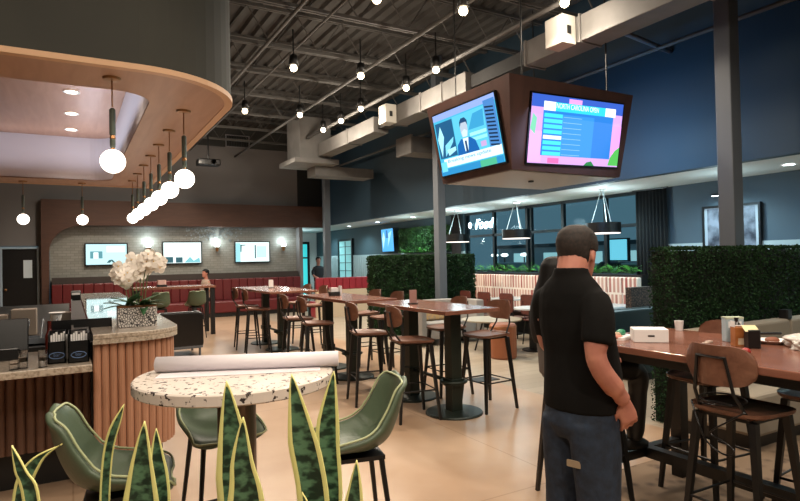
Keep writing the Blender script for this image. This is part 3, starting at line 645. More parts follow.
# plastic bag: crumpled
bm = bmesh.new(); bmesh.ops.create_icosphere(bm, subdivisions=5, radius=1)
from mathutils import noise as NZ
for v in bm.verts:
    n1 = NZ.noise(v.co*1.7); n2 = abs(NZ.noise(v.co*3.6+Vector((3, 1, 2)))); r = 1+.35*n1+.28*n2
    p = v.co*r; v.co = (p.x*.12, p.y*.2, max(p.z, -.35)*.075+.028)
me = bpy.data.meshes.new('plastic_bag'); bm.to_mesh(me); bm.free(); me.materials.append(mat('bag_plastic', 'c9c3bc', .3, noise=20, col2='b8b1a9')); o = bpy.data.objects.new('plastic_bag', me); C.objects.link(o)
me.polygons.foreach_set('use_smooth', [True]*len(me.polygons)); o.location = (3.70, 1.66, z); o.rotation_euler = (0, 0, -.3); tag(o, 'crumpled translucent white plastic bag on the communal table', 'bag')
text('bag_print', 'xoxo', .07, mat('bag_ink', '55524f', .5), o, Matrix.Translation((-.13, .02, .075)) @ Matrix.Rotation(-PI/2, 4, 'Z') @ Matrix.Rotation(1.0, 4, 'X'))

# ------------------------------------------------------------------ round terrazzo table + roll
o = root('round_table', 'round terrazzo pedestal table in the foreground', 'high table', (.67, 2.75, 0))
MB().lathe([(.001, 1.048), (.443, 1.048), (.45, 1.054), (.45, 1.094), (.443, 1.1), (.001, 1.1)], 64).build('tabletop', terrazzo, o, smooth='auto')
MB().cyl(0, 0, .02, 1.05, .088, 32).build('pedestal', mat('bronze_tube', '6a5a4c', .3, metal=.7), o, smooth='auto'); MB().lathe([(.001, .03), (.27, .02), (.28, 0), (.001, 0)], 40).build('base_disc', black, o); MB().cyl(0, 0, 1.03, 1.045, .17, 24).build('top_plate', black, o)
R_ = Matrix.Translation((.74, 2.79, 1.139)) @ Matrix.Rotation(-.43, 4, 'Z') @ Matrix.Rotation(PI/2, 4, 'Y')
mb = MB(); n = 90; pr = []
for i in range(n):
    t = i/n*2*PI*3; rr = .038-.008*i/n; pr.append((rr*math.cos(t), rr*math.sin(t)))
vs = [(a, b_, zz) for zz in (-.43, .43) for a, b_ in pr]
mb.add(vs, [(i, i+1, n+i+1, n+i) for i in range(n-1)], R_); o = mb.build('paper_roll', mat('drawing_paper', 'd9d2d6', .55), smooth=True); o.modifiers.new('s', 'SOLIDIFY').thickness = .001
tag(o, 'rolled white drawing paper lying across the round terrazzo table', 'paper roll')
Sh = Matrix.Translation((.70, 2.80, 1.101)) @ Matrix.Rotation(-.36, 4, 'Z')
tag(MB().box(-.36, .38, -.12, .0, 0, .002, Sh).build('paper_sheet', mat('drawing_paper', 'd9d2d6', .55)), 'loose white sheet unrolled under the paper roll on the round table', 'paper')

# ------------------------------------------------------------------ green upholstered stools
def make_green(label):
    o = root('upholstered_stool', label, 'bar stool', (0, 0, 0), 0, 'olive upholstered bucket stools')
    prof = [(.235, .735), (.22, .752), (.15, .758), (.05, .752), (-.03, .748), (-.10, .762), (-.16, .80), (-.198, .865), (-.225, .94), (-.245, 1.03), (-.255, 1.07), (-.262, 1.09)]
    Ps = smooth_pts([(a, 0, b_) for a, b_ in prof], 3); n = len(Ps); W = 12; mb = MB(); V = []; bd = []
    for i, p in enumerate(Ps):
        t = i/(n-1); tg = (Ps[min(i+1, n-1)]-Ps[max(i-1, 0)]).normalized(); nn = Vector((tg.z, 0, -tg.x)) if True else None
        if nn.z < 0 and t < .4: nn = -nn
        nn = Vector((-tg.z, 0, tg.x)); 
        if (t < .45 and nn.z < 0) or (t >= .45 and nn.x < 0): nn = -nn
        wd = (.215 if t < .35 else .215-.05*((t-.35)/.65)**1.5)
        wd *= (1-.55*max(0, 1-t/.06)**2) * (1-.5*max(0, (t-.93)/.07)**2)
        dd = .015+.095*math.sin(PI*min(max((t-.05)/.95, 0), 1))**1.3
        for j in range(W+1):
            u = -1+2*j/W; V.append(tuple(p+Vector((0, u*wd, 0))+nn*dd*abs(u)**2.3))
    F = [(i*(W+1)+j, i*(W+1)+j+1, (i+1)*(W+1)+j+1, (i+1)*(W+1)+j) for i in range(n-1) for j in range(W)]
    mb.add(V, F); s = mb.build('shell', greenleather, o, smooth=True); so = s.modifiers.new('s', 'SOLIDIFY'); so.thickness = .034; so.offset = -1 
    ss = s.modifiers.new('ss', 'SUBSURF'); ss.levels = ss.render_levels = 1
    # which side is outward: test normals -> inside faces up
    if s.data.polygons[W*4].normal.z < 0: s.data.flip_normals()
    edge = [V[i*(W+1)] for i in range(n)]+[V[(n-1)*(W+1)+j] for j in range(1, W)]+[V[i*(W+1)+W] for i in range(n-1, -1, -1)]+[V[j] for j in range(W-1, 0, -1)]
    MB().tube(edge, .006, 6, closed=True).build('piping', piping, o, smooth=True)
    MB().box(-.14, .16, -.14, .14, .69, .712).build('seat_plate', black, o)
    for sx in (-1, 1):
        for sy in (-1, 1):
            a = Vector((.01+sx*.13, sy*.13, .70)); b_ = Vector((.01+sx*.21, sy*.20, 0)); MB().tube([b_, a], [.010, .016], 8).build('leg', black, o)
    q = .175; MB().tube([(q+.01, q, .27), (q+.01, -q, .27), (-q+.01, -q, .27), (-q+.01, q, .27)], .008, 6, closed=True).build('footrest', black, o)
    return o
g0 = make_green('olive upholstered bucket stool at the left of the round table, facing right')
g0.scale = (.9, .9, .93); g0.location = (.17, 2.78, 0); g0.rotation_euler = (0, 0, -.12)
dup(g0, (1.23, 2.66, 0), PI-.22, 'olive upholstered bucket stool at the right of the round table')
dup(g0, (.70, 3.30, 0), -PI/2+.1, 'olive upholstered bucket stool behind the round table, half hidden by its top')
dup(g0, (1.62, 13.1, 0), PI/2, 'small far olive stool at the rear high table, left one')
dup(g0, (2.35, 13.1, 0), PI/2, 'small far olive stool at the rear high table, right one')

# ------------------------------------------------------------------ armchair, lounge, pouf
o = root('leather_armchair', 'black leather club armchair beyond the end of the bar', 'armchair', (1.62, 10.6, 0), .0)
M = Matrix.Rotation(PI/2, 4, 'X'); MB().prism(rrect(-.38, .38, .14, .78, .09), 0, .16, M).build('backrest', blackleather, o, bevel=.03, seg=3)
for sx in (-1, 1): MB().box(sx*.31-.07, sx*.31+.07, .0, .7, .14, .58).build('arm', blackleather, o, bevel=.03, seg=3)
MB().box(-.24, .24, .0, .7, .14, .44).build('seat', blackleather, o, bevel=.03, seg=3)
for sx in (-1, 1):
    for yy in (-.1, .62): MB().cyl(sx*.32, yy, 0, .14, .02, 10).build('foot', steel, o)
MB().box(-.36, .36, -.165, -.155, .15, .19).build('base_band', steel, o)
o = root('lounge_seat', 'grey curved lounge seat in front of the middle hedge', 'sofa', (6.2, 9.1, 0)); greyfab = mat('grey_fabric', '8b8884', .8)
mb = MB(); outer = [(.75*math.cos(t), .62*math.sin(t)) for t in [PI*.0-.35+(PI+.7)*i/24 for i in range(25)]]; inner = [(.6*math.cos(t), .47*math.sin(t)) for t in [PI*.0-.35+(PI+.7)*i/24 for i in range(24, -1, -1)]]
mb.prism(outer+inner, .12, .80); mb.build('backrest', greyfab, o, bevel=.02); MB().prism([(x*.98, y*.98) for x, y in inner], .12, .42).build('seat', greyfab, o, bevel=.02)
for sx in (-1, 1): MB().cyl(sx*.4, .1, 0, .12, .02, 8).build('foot', black, o)
tag(MB().box(-.3, .3, -.06, .06, 0, .33, Matrix.Translation((6.1, 9.36, .42)) @ Matrix.Rotation(-.2, 4, 'X')).build('cushion', mat('yellow_patterned', 'b58f52', .8, noise=30, col2='8a7a68'), bevel=.04, seg=3), 'yellow patterned cushion on the grey lounge seat', 'cushion')
o = root('coffee_table', 'round pale stone table in front of the grey lounge seat', 'table', (6.34, 7.95, 0)); MB().lathe([(.001, .52), (.5, .52), (.52, .535), (.52, .545), (.001, .55)], 36).build('tabletop', mat('pale_stone', 'a69f8e', .3), o, smooth='auto')
for k in range(3): MB().tube([(.3*math.cos(k*2.1+.5), .3*math.sin(k*2.1+.5), 0), (.15*math.cos(k*2.1+.5), .15*math.sin(k*2.1+.5), .52)], .015, 8).build('leg', black, o)
o = root('pouf', 'tan leather cylindrical pouf near the round stone table', 'pouf', (6.0, 7.25, 0)); MB().lathe([(.001, 0), (.2, 0), (.215, .03), (.215, .52), (.19, .55), (.001, .555)], 28).build('body', mat('tan_leather', '8d5334', .5), o, smooth='auto'); MB().tube([(.216*math.cos(t), .216*math.sin(t), .5) for t in [2*PI*i/28 for i in range(28)]], .004, 5, closed=True).build('seam', brass, o)
o = root('pedestal_table', 'small round white table on a black pedestal behind the pouf', 'table', (6.95, 7.5, 0)); MB().cyl(0, 0, .71, .735, .38, 30).build('tabletop', mat('white_laminate', 'c9ced0', .3), o); MB().box(-.09, .09, -.09, .09, .02, .71).build('pedestal', black, o); MB().cyl(0, 0, 0, .02, .25, 24).build('base_disc', black, o)

# ------------------------------------------------------------------ banquettes
o = root('red_banquette', 'long oxblood leather banquette along the tiled rear wall', 'banquette', (3.05, 18.2, 0))
MB().box(-3.5, 3.5, -.75, -.1, .12, .46).build('seat', redm, o, bevel=.03); 
mb = MB(); x = -3.5
while x < 3.45: mb.box(x+.004, x+.246, -.12, .12, .46, 1.1); x += .25
mb.build('backrest', redm, o, bevel=.02); MB().box(-3.5, 3.5, -.7, .1, 0, .12).build('plinth', black, o); MB().box(-3.5, 3.5, .1, .35, 0, 1.28).build('back_cap', mat('dark_taupe', '332b27', .7), o)
o = root('red_booth', 'bright red vinyl booth back on a cream panel near the far column', 'booth', (6.95, 15.2, 0))
mb = MB(); x = -1.0
while x < .95: mb.box(x+.004, x+.196, -.06, .08, .78, 1.12); x += .2
mb.build('backrest', brightred, o, bevel=.02); MB().box(-1.0, 1.0, -.05, .07, 0, .78).build('base_panel', mat('cream_panel', 'b9a48a', .6), o); MB().box(-1, 1, .07, .6, 0, .45).build('seat', brightred, o, bevel=.02)
# window banquette with plaid back and planter
plaid = mat('plaid_fabric', 'c9a393', .8, kind='brick', col2='e2d4c6', kw=dict(w=.09, h=.9, m=.02, c2='9c5048', rot=(0, PI/2, PI/2)))
o = root('window_banquette', 'banquette with striped pinkish back along the windows', 'banquette', (8.75, 9.15, 0))
mb = MB(); y = -2.35
while y < 3.2: mb.box(-.06, .06, y+.004, y+.33, .46, 1.2); y += .335
mb.build('backrest', plaid, o, bevel=.02); MB().box(-.55, -.06, -2.35, 3.3, .3, .46).build('seat', mat('seat_brown', '4a2c24', .6), o, bevel=.02); MB().box(-.5, .06, -2.35, 3.3, 0, .3).build('plinth', black, o)
MB().box(.07, .22, -2.35, 3.3, 0, 1.24).build('planter_trough', charcoal, o)
# ferns
def fern_mesh(n, L):
    mb = MB()
    for i in range(n):
        az = random.uniform(0, 2*PI); l = L*random.uniform(.7, 1.1); lift = random.uniform(.5, 1.3); fr = 9
        for k in range(1, fr):
            t = k/fr; d = l*t*math.cos(lift*(1-t*.6)); z_ = l*math.sin(lift)*t-.1*t*t
            for s in (-1, 1):
                px, py = d*math.cos(az), d*math.sin(az); ll = .055*(1-t*.7); aa = az+s*1.2
                ex, ey = px+ll*math.cos(aa), py+ll*math.sin(aa); wx, wy = .014*math.cos(az), .014*math.sin(az)
                mb.add([(px-wx, py-wy, z_), (px+wx, py+wy, z_), (ex+wx*.3, ey+wy*.3, z_+.004), (ex-wx*.3, ey-wy*.3, z_+.004)], [(0, 1, 2, 3)])
    return mb
random.seed(11); f0 = None
for i in range(14):
    y = 7.05+i*.39; lb = 'bright green fern in the window planter, %s from the near end' % ORD[i]
    if f0 is None: f0 = tag(fern_mesh(34, .3).build('fern', fernm), lb, 'fern', 'ferns in the window planter'); f0.scale = (.55, 1, 1.3); f0.location = (8.87, y, 1.24)
    else: dup(f0, (8.87, y, 1.24), .25*((i*7) % 3-1), lb)
# alcove tables and chairs
red_brown = mat('reddish_wood', '5e3026', .45, kind='wood', col2='4a241c')
def alc_table(y, lb):
    o = root('dining_table', lb, 'table', (8.0, y, 0), 0, 'white topped tables by the window banquette'); MB().box(-.35, .38, -.38, .38, .72, .75).build('tabletop', mat('pale_laminate', 'bfc7c8', .25), o, bevel=.004); MB().cyl(0, 0, .02, .72, .04, 12).build('pedestal', black, o); MB().cyl(0, 0, 0, .02, .24, 20).build('base_disc', black, o); return o
a0 = alc_table(6.9, 'nearest white topped table by the window banquette')
for y, s_ in ((8.15, 'second'), (9.4, 'third')): dup(a0, (8.0, y, 0), 0, s_+' white topped table by the window banquette')
def alc_chair(lb):
    o = root('dining_chair', lb, 'chair', (7.4, 6.7, 0), 0, 'reddish wooden chairs facing the window tables')
    MB().prism(rrect(-.2, .2, -.2, .2, .06), .44, .46).build('seat', red_brown, o); 
    MB().prism(rrect(-.19, .19, .56, .92, .06), -.012, .012, Matrix.Translation((-.22, 0, 0)) @ Matrix.Rotation(PI/2, 4, 'Z') @ Matrix.Rotation(PI/2, 4, 'X')).build('backrest', red_brown, o)
    for sx in (-1, 1):
        for sy in (-1, 1): MB().tube([(sx*.2, sy*.19, 0), (sx*.16, sy*.16, .44)], .012, 6).build('leg', black, o)
    for sy in (-1, 1): MB().tube([(-.17, sy*.14, .44), (-.235, sy*.12, .8)], .01, 6).build('back_post', black, o)
    return o
ch0 = alc_chair('reddish wooden chair at the nearest window table')
for i, (y, lb) in enumerate(((7.95, 'reddish wooden chair at the second window table, nearer one'), (8.55, 'reddish wooden chair at the second window table, farther one'), (9.25, 'reddish wooden chair at the third window table, nearer one'), (9.85, 'reddish wooden chair at the third window table, farther one'))): dup(ch0, (7.4, y, 0), .05*(i % 3-1), lb)
# divider and green booth right of man
tag(MB().box(7.2, 8.2, 5.75, 5.85, 0, 1.12).build('patterned_divider', mat('mosaic_pattern', '54433a', .6, kind='cells', col2='0e0c0c', kw=dict(s=26, a=.08, b=.2, f='edge'))), 'low divider with black and brown mosaic pattern behind the man', 'divider')
o = root('green_booth', 'dark green leather booth in front of the mosaic divider', 'booth', (6.9, 5.45, 0)); dg = mat('dark_teal_leather', '12272b', .4); MB().box(-.7, .75, -.08, .1, .1, .86).build('backrest', dg, o, bevel=.04, seg=3); MB().box(-.7, .75, -.6, -.08, .1, .45).build('seat', dg, o, bevel=.03); MB().box(-.65, .7, -.55, .05, 0, .1).build('plinth', black, o)
# beige booth right in front of hedge
o = root('beige_booth', 'beige upholstered booth in front of the right hedge divider', 'booth', (6.1, 3.25, 0)); bf = mat('beige_fabric', '8c8273', .8)
for i in range(4): x = -1.35+i*.8; MB().box(x+.005, x+.795, -.1, .06, .12, .93).build('back_panel', bf, o, bevel=.03, seg=3)
MB().box(-1.35, 1.85, -.62, -.1, .12, .46).build('seat', bf, o, bevel=.03); MB().box(-1.3, 1.8, -.55, .03, 0, .12).build('plinth', black, o)
tag(MB().prism(rrect(-.045, .045, -.045, .045, .015), 0, .09).build('outlet_box', black), 'small black box on the seat back of the beige booth', 'box'); bpy.data.objects['outlet_box'].location = (6.35, 3.2, .93)

# ------------------------------------------------------------------ hedges
def hedge(x0, x1, y0, y1, z0, z1, label, dens, name='hedge_divider', sz=.022, m=None, base=True, seed=1):
    random.seed(seed); o = root(name, label, 'hedge', ((x0+x1)/2, (y0+y1)/2, 0)); cx, cy = (x0+x1)/2, (y0+y1)/2
    MB().box(x0-cx+.02, x1-cx-.02, y0-cy+.02, y1-cy-.02, z0, z1-.02).build('core', mat('hedge_core', '0a140a', .9), o)
    mb = MB()
    def leafat(p, nrm):
        d = Vector((random.gauss(0, 1), random.gauss(0, 1), random.gauss(0, 1))).normalized(); t = (d+nrm*.6).normalized(); s = t.cross(Vector((random.random(), random.random(), random.random()))).normalized()
        L = sz*random.uniform(.7, 1.4); W_ = L*.45; p = Vector(p); a = p+nrm*.004
        mb.add([a, a+t*L*.5+s*W_, a+t*L, a+t*L*.5-s*W_], [(0, 1, 2, 3)])
    faces = [((x0, y0, z0), (x1-x0, 0, 0), (0, 0, z1-z0), Vector((0, -1, 0))), ((x0, y0, z0), (0, y1-y0, 0), (0, 0, z1-z0), Vector((-1, 0, 0))), ((x0, y0, z1), (x1-x0, 0, 0), (0, y1-y0, 0), Vector((0, 0, 1))), ((x1, y0, z0), (0, y1-y0, 0), (0, 0, z1-z0), Vector((1, 0, 0)))]
    for c, u, v, nn in faces:
        A = Vector(u).length*Vector(v).length
        for k in range(int(A*dens)): leafat(Vector(c)+Vector(u)*random.random()+Vector(v)*random.random()-Vector((cx, cy, 0))+nn*random.uniform(-.015, .01), nn)
    mb.build('foliage', m or hedgem, o); return o
hedge(5.45, 8.0, 10.62, 10.95, 0, 1.66, 'tall clipped boxwood hedge divider in the middle, behind the steel column', 3500, sz=.035)
hedge(4.9, 6.3, 3.45, 3.7, 0, 1.66, 'tall clipped boxwood hedge divider at the right, left section', 6500, sz=.018, seed=2)
hedge(6.33, 8.6, 3.5, 3.74, 0, 1.66, 'tall clipped boxwood hedge divider at the right, right section', 3500, seed=3)
hedge(8.88, 8.99, 13.0, 15.6, 1.8, 2.5, 'green moss wall panel on the wall above the middle hedge', 2600, 'moss_panel', .04, mat('moss_leaf', '3f6a34', .6, noise=5, col2='23401d'), seed=4)
o = f0.copy(); C.objects.link(o); o.location = (8.5, 13.6, 1.75); o.scale = (.7, 1.4, 1.2); tag(o, 'bright fern below the moss wall panel, left one', 'fern')
tag(MB().box(8.4, 8.95, 12.9, 15.2, 0, 1.75).build('planter_wall', charcoal), 'dark planter wall below the moss panel', 'planter')
o = f0.copy(); C.objects.link(o); o.location = (8.5, 14.6, 1.75); o.scale = (.7, 1.4, 1.2); tag(o, 'bright fern below the moss wall panel, right one', 'fern')

# ------------------------------------------------------------------ curtains, picture, pendants in alcove
def curtain(y0, y1, m, lb, z0=.0, z1=2.76):
    mb = MB(); n = 60; vs = []
    for z_ in (z0, z1):
        for i in range(n+1): t = i/n; vs.append((9.02+.02*math.sin(t*PI*2*9), y0+(y1-y0)*t+(.04*(t-.5) if z_ == z0 else 0), z_))
    mb.add(vs, [(i, i+1, n+2+i, n+1+i) for i in range(n)]); o = root('curtain', lb, 'curtain'); c = mb.build('drape', m, o, smooth=True); c.modifiers.new('s', 'SOLIDIFY').thickness = .004
    MB().tube([(9.0, y0-.05, 2.765), (9.0, y1+.05, 2.765)], .012, 8).build('rod', black, o)
curtain(6.42, 7.05, mat('black_velvet', '030303', .9), 'black floor length curtain at the right end of the windows')
curtain(12.56, 12.95, mat('brown_velvet', '2e2320', .9), 'dark brown curtain at the far end of the windows')
o = root('framed_picture', 'large framed grey abstract photograph on the blue wall behind the near column', 'picture', (9.04, 5.32, 1.95))
MB().box(-.02, .04, -.46, .46, -.42, -.385).box(-.02, .04, -.46, .46, .385, .42).box(-.02, .04, -.46, -.43, -.385, .385).box(-.02, .04, .43, .46, -.385, .385).build('frame', black, o)
MB().box(.0, .03, -.43, .43, -.385, .385).build('mat_board', mat('mat_board', 'a8b0b8', .5), o)
MB().box(-.004, .0, -.38, .38, -.37, .37).build('print', mat('grey_print', '848a96', .4, noise=5, col2='2f323c'), o)
o = root('picture_light', 'small lit picture lamp above the framed photograph', 'wall light', (9.08, 5.42, 2.52)); MB().tube([(0, 0, 0), (-.14, 0, .02)], .01, 6).build('arm', black, o); MB().box(-.17, -.12, -.13, .13, 0, .03).build('shade', black, o); MB().box(-.165, -.125, -.12, .12, -.008, 0).build('lamp', mat('cool_lens', 'ffffff', .5, emit='e8f8ff', estr=9), o)
light('AREA', 'picture_lamp', (8.93, 5.42, 2.5), 3.2, COOL, rot=(0, .25, 0), sx=.05, sy=.22)
dl0 = None; coollens = mat('cool_lens', 'ffffff', .5, emit='e8f8ff', estr=9)
for i, y in enumerate((18.2, 16.06, 13.9, 11.7, 9.55, 4.12)):
    lb = 'recessed downlight in the low alcove ceiling, '+('farthest', 'second farthest', 'third farthest', 'above the middle hedge', 'above the window banquette', 'at the far right over the blue wall')[i]
    if dl0 is None: dl0 = root('recessed_downlight', lb, 'ceiling light', (8.37, y, 2.775), 0, 'alcove downlights'); MB().lathe([(.07, 0), (.1, -.01), (.1, 0)], 20).build('trim_ring', white, dl0); MB().cyl(0, 0, -.005, .001, .07).build('lens', coollens, dl0)
    else: dup(dl0, (8.37, y, 2.775), 0, lb)
for y in (21, 18.2, 16.06, 13.9, 11.7, 9.55, 7.4, 5.3, 3.2, 1): light('SPOT', 'alcove_lamp', (8.37, y, 2.74), P_ALC, COOL, .06, 150, .8)
dr0 = None
for y, lb in ((11.55, 'farthest black drum pendant, left of the middle hedge end'), (9.4, 'middle black drum pendant in front of the windows'), (7.1, 'nearest black drum pendant, right of the man')):
    if dr0 is None:
        dr0 = root('drum_pendant', lb, 'pendant light', (8.2, y, 2.78), 0, 'black drum pendants by the windows')
        MB().cyl(0, 0, -.02, 0, .06, 18).build('canopy', white, dr0)
        for k in range(3):
            a = 2*PI*k/3+.4; MB().tube([(.02*math.cos(a), .02*math.sin(a), -.02), (.2*math.cos(a), .2*math.sin(a), -.6)], .006, 6).build('cable', mat('pale_cable', 'b5c0c0', .4), dr0)
        mb = MB(); n = 40
        mb.lathe([(.3, -.78), (.3, -.6), (.292, -.6), (.292, -.78)], n); mb.build('shade', black, dr0, smooth='auto'); MB().cyl(0, 0, -.79, -.775, .288, 36).build('diffuser', mat('drum_diffuser', 'ffffff', .5, emit='f2e4dc', estr=2.2), dr0)
    else: dup(dr0, (8.2, y, 2.78), 0, lb)
    light('POINT', 'alcove_uplight', (8.2, y, 2.3), P_DRUM, COOL, .15)
light('POINT', 'alcove_uplight', (8.2, 5.0, 2.3), P_DRUM*.4, COOL, .15); light('POINT', 'alcove_uplight', (8.2, 14.0, 2.3), P_DRUM*.6, COOL, .15);  # uplights at points where no drum pendant hangs
light('POINT', 'corridor_light', (7.6, 21, 2.3), 25, COOL, .15)

# ------------------------------------------------------------------ neon sign and outside
neon = mat('neon_white', 'ffffff', .5, emit='bfefff', estr=9)
o = root('neon_sign', 'glowing white neon script sign in the farthest window', 'sign', (9.08, 12.3, 2.28))
MM = Matrix.Rotation(-PI/2, 4, 'Z') @ Matrix.Rotation(PI/2, 4, 'X')
text('neon_lettering', 'Food', .34, neon, o, Matrix.Translation((0, -.3, 0)) @ MM @ Matrix(((1, .25, 0, 0), (0, 1, 0, 0), (0, 0, 1, 0), (0, 0, 0, 1))), .006, .006)
MB().sphere((0, -.1, .17), .07, 12, sc=(.25, 1, 1.1)).build('neon_emblem', neon, o)
light('POINT', 'neon_glow', (8.95, 11.9, 2.4), 3, COOL, .1)
def lot_lamp(x, y, h, lb):
    o = root('parking_lamp', lb, 'street lamp', (x, y, -.15)); MB().cyl(0, 0, 0, h, .06, 8).build('pole', charcoal, o); MB().sphere((0, 0, h), .28, 12, sc=(1, 1.4, .5)).build('lamp_head', mat('lot_light', 'ffffff', .5, emit='e6ffff', estr=8), o)
for a in ((40, 32.7, 2.4, 'distant glowing parking lot lamp, right of the drum pendant'), (34, 42, 1.9, 'leftmost distant parking lot lamp'), (34, 40.6, 1.9, 'distant parking lot lamp beside the leftmost one'), (34, 38, 1.9, 'third distant parking lot lamp from the left')): lot_lamp(*a)
o = root('neighbour_building', 'pale low building with lit windows across the parking lot', 'building', (46, 34, -.15)); MB().box(0, 6, -26, 22, 0, 2.7).build('wall', mat('far_wall_glow', '6e8a94', .7, emit='31464e', estr=.5), o); MB().box(-.3, 6.2, -26.4, 22.4, 2.7, 3.1).build('roof_band', teal, o)  # building wall has a faint glow put into its material
for k in range(9): MB().box(-.05, .02, -24+5*k, -20.8+5*k, .9, 2.1).build('window', mat('far_window', '9fd6dc', .3, emit='8fc6cc', estr=.8), o)
tag(MB().box(45.8, 45.9, 30, 31.5, 2.9, 3.4).build('red_sign', mat('red_glow', 'ff4050', .5, emit='ff3048', estr=3)), 'small red lit sign across the parking lot', 'sign')
def car(x, y, rz, col, lb):
    o = root('parked_car', lb, 'car', (x, y, -.15), rz); prof = [(-2.1, .3), (-2.15, .75), (-1.4, .95), (-.8, 1.4), (.8, 1.42), (1.4, 1.0), (2.1, .85), (2.15, .3)]
    MB().prism(prof, -.85, .85, Matrix.Rotation(PI/2, 4, 'X')).build('body', mat('car_'+col, col, .3, metal=.3), o, bevel=.08)
    for sx in (-1.35, 1.35):
        for sy in (-.8, .8): MB().cyl(0, 0, -.1, .1, .32, 18, M=Matrix.Translation((sx, sy, .32)) @ Matrix.Rotation(PI/2, 4, 'X')).build('wheel', black, o)
    MB().prism([(-.95, .95), (-.65, 1.32), (.7, 1.34), (1.15, .98)], -.86, .86, Matrix.Rotation(PI/2, 4, 'X')).build('side_windows', darkplastic, o)
car(22, 25.5, 1.4, '7c8a90', 'pale car parked outside, seen through the left windows'); car(20, 15.0, 1.5, '9aa6aa', 'white car parked outside behind the man'); car(24, 19.5, 1.5, '3a464c', 'dark car parked outside in the middle of the lot')
# bright screen reflected/seen through right window pane: lit poster box
o = root('outdoor_display', 'lit blue display seen through the window left of the black curtain', 'display', (14, 11.6, 1.75)); MB().box(0, .1, -.36, .36, -.34, .34).build('frame', charcoal, o); MB().box(-.02, 0, -.32, .32, -.3, .3).build('screen', mat('pale_screen', '7fd0e0', .5, emit='5fb6cc', estr=1.3), o); MB().cyl(.05, 0, -1.9, -.4, .05, 10).build('post', charcoal, o)

# ------------------------------------------------------------------ screens
def em(c, s=1.0): return mat('screen_%s_%d' % (c, int(s*100)), '000000', .4, emit=c, estr=s*1.3, spec=.2)
def panel(parent, O, ux, uy, W, H, elems, frame=.02):
    ux = Vector(ux).normalized(); uy = Vector(uy).normalized(); nn = ux.cross(uy); O = Vector(O)
    M = Matrix((ux, uy, nn)).transposed().to_4x4(); M.translation = O
    MB().box(-frame, W+frame, -frame, H+frame, -.045, -.004, M).build('bezel', darkplastic, parent)
    ob = None; d = 0
    for e in elems:
        d += .0006
        if e[0] == 'r':
            _, nm, x, y, w_, h_, c, s_ = e; q = MB().box(x*W, (x+w_)*W, y*H, (y+h_)*H, -.004+d, -.002+d, M).build(nm, em(c, s_), parent if ob is None else ob)
            if ob is None: ob = q
        elif e[0] == 'p':
            _, nm, pts, c, s_ = e; MB().prism([(x*W, y*H) for x, y in pts], -.003+d, -.002+d, M).build(nm, em(c, s_), ob)
        elif e[0] == 't':
            _, nm, x, y, h_, body, c, s_, sx = e; text(nm, body, h_*H, em(c, s_), ob, M @ Matrix.Translation((x*W, y*H, -.002+d)), .0004, 0, sx)
    return M
hk = root('screen_housing', 'hanging brown tapered box carrying the large screens', 'screen housing', (0, 0, 0))
bot = [(4.32, 5.0), (6.12, 5.0), (6.12, 6.38), (4.32, 6.38)]; topq = [(4.12, 4.75), (6.1, 4.75), (6.14, 6.6), (4.12, 6.6)]
bot[1] = (6.10, 5.0); bot[2] = (6.0, 6.38); topq = [(4.13, 4.79), (6.13, 4.79), (6.1, 6.45), (4.13, 6.45)]; bot[2] = (6.1, 6.38)
woodk = mat('brown_laminate', '54382f', .6, kind='wood', col2='462e27', kw=(3, 3, 1))
def quadbox(a, za, b_, zb, name, m, inset=0):
    mb = MB(); mb.rings([[(x, y, za) for x, y in a], [(x, y, zb) for x, y in b_]]); return mb.build(name, m, hk)
quadbox(bot, 2.6, topq, 3.6, 'shell', woodk)
ins = [(4.36, 5.04), (6.06, 5.04), (6.06, 6.34), (4.36, 6.34)]
MB().prism(ins, 2.592, 2.6).build('bottom_panel', mat('grey_underside', 'aaa8a6', .6), hk)
MB().box(5.15, 5.2, 5.6, 5.65, 2.57, 2.595).build('vent_cap', charcoal, hk)
for x, y in ((4.5, 5.0), (5.9, 5.0), (4.5, 6.3), (5.9, 6.3)): MB().tube([(x, y, 3.6), (x, y, 5.2)], .01, 6).build('hanger_rod', black, hk)
# right face tv
tv = root('television', 'large screen on the right face of the hanging box showing a schedule table', 'television')
uyR = Vector((-.05, -.21, 1)).normalized()
E1 = [('r', 'picture', 0, 0, 1, 1, 'd2a4e8', 1.1), ('r', 'upper_sky', 0, .82, 1, .18, '3b62c8', 1.0), ('r', 'pink_flower', .0, .02, .13, .45, 'f2a8ea', 1.2), ('r', 'pink_flower', .9, .2, .1, .45, 'e69af0', 1.2),
      ('p', 'green_leaf', [(.88, .02), (1, .02), (1, .32), (.95, .26), (.9, .14)], '58c05a', 1.0), ('p', 'green_leaf', [(.0, .5), (.05, .42), (.06, .66), (.02, .72)], '7fd8b0', 1.0), ('p', 'green_leaf', [(.6, .0), (.72, .0), (.68, .07), (.63, .05)], '2f8a4a', .9), ('r', 'pink_flower', .38, .9, .14, .08, 'e7a0e8', 1.1), ('r', 'red_flower', .2, .01, .12, .08, 'ee6fb0', 1.1),
      ('r', 'table_background', .12, .12, .77, .68, '2f7fd8', 1.05), ('r', 'table_shade', .32, .12, .35, .62, '3a93ea', 1.05), ('r', 'header_bar', .12, .78, .78, .13, '38cfe0', 1.1), ('r', 'header_logo', .12, .78, .12, .13, 'f4fbf4', 1.2), ('r', 'header_logo', .79, .78, .12, .13, 'f4fbf4', 1.2), ('t', 'header_text', .245, .805, .105, 'NORTH CAROLINA OPEN', 'eaffff', 1.2, .74)]
for k in range(8): E1.append(('r', 'row_cell', .13, .685-.08*k, .19, .055, 'e8fbff' if k == 4 else '46dbe2', 1.1)); E1.append(('r', 'row_line', .33, .70-.08*k, .2, .008, '8fc8f2', 1.0))
panel(tv, (4.51, 4.955, 2.68), (1, 0, .025), uyR, 1.49, .765, E1)
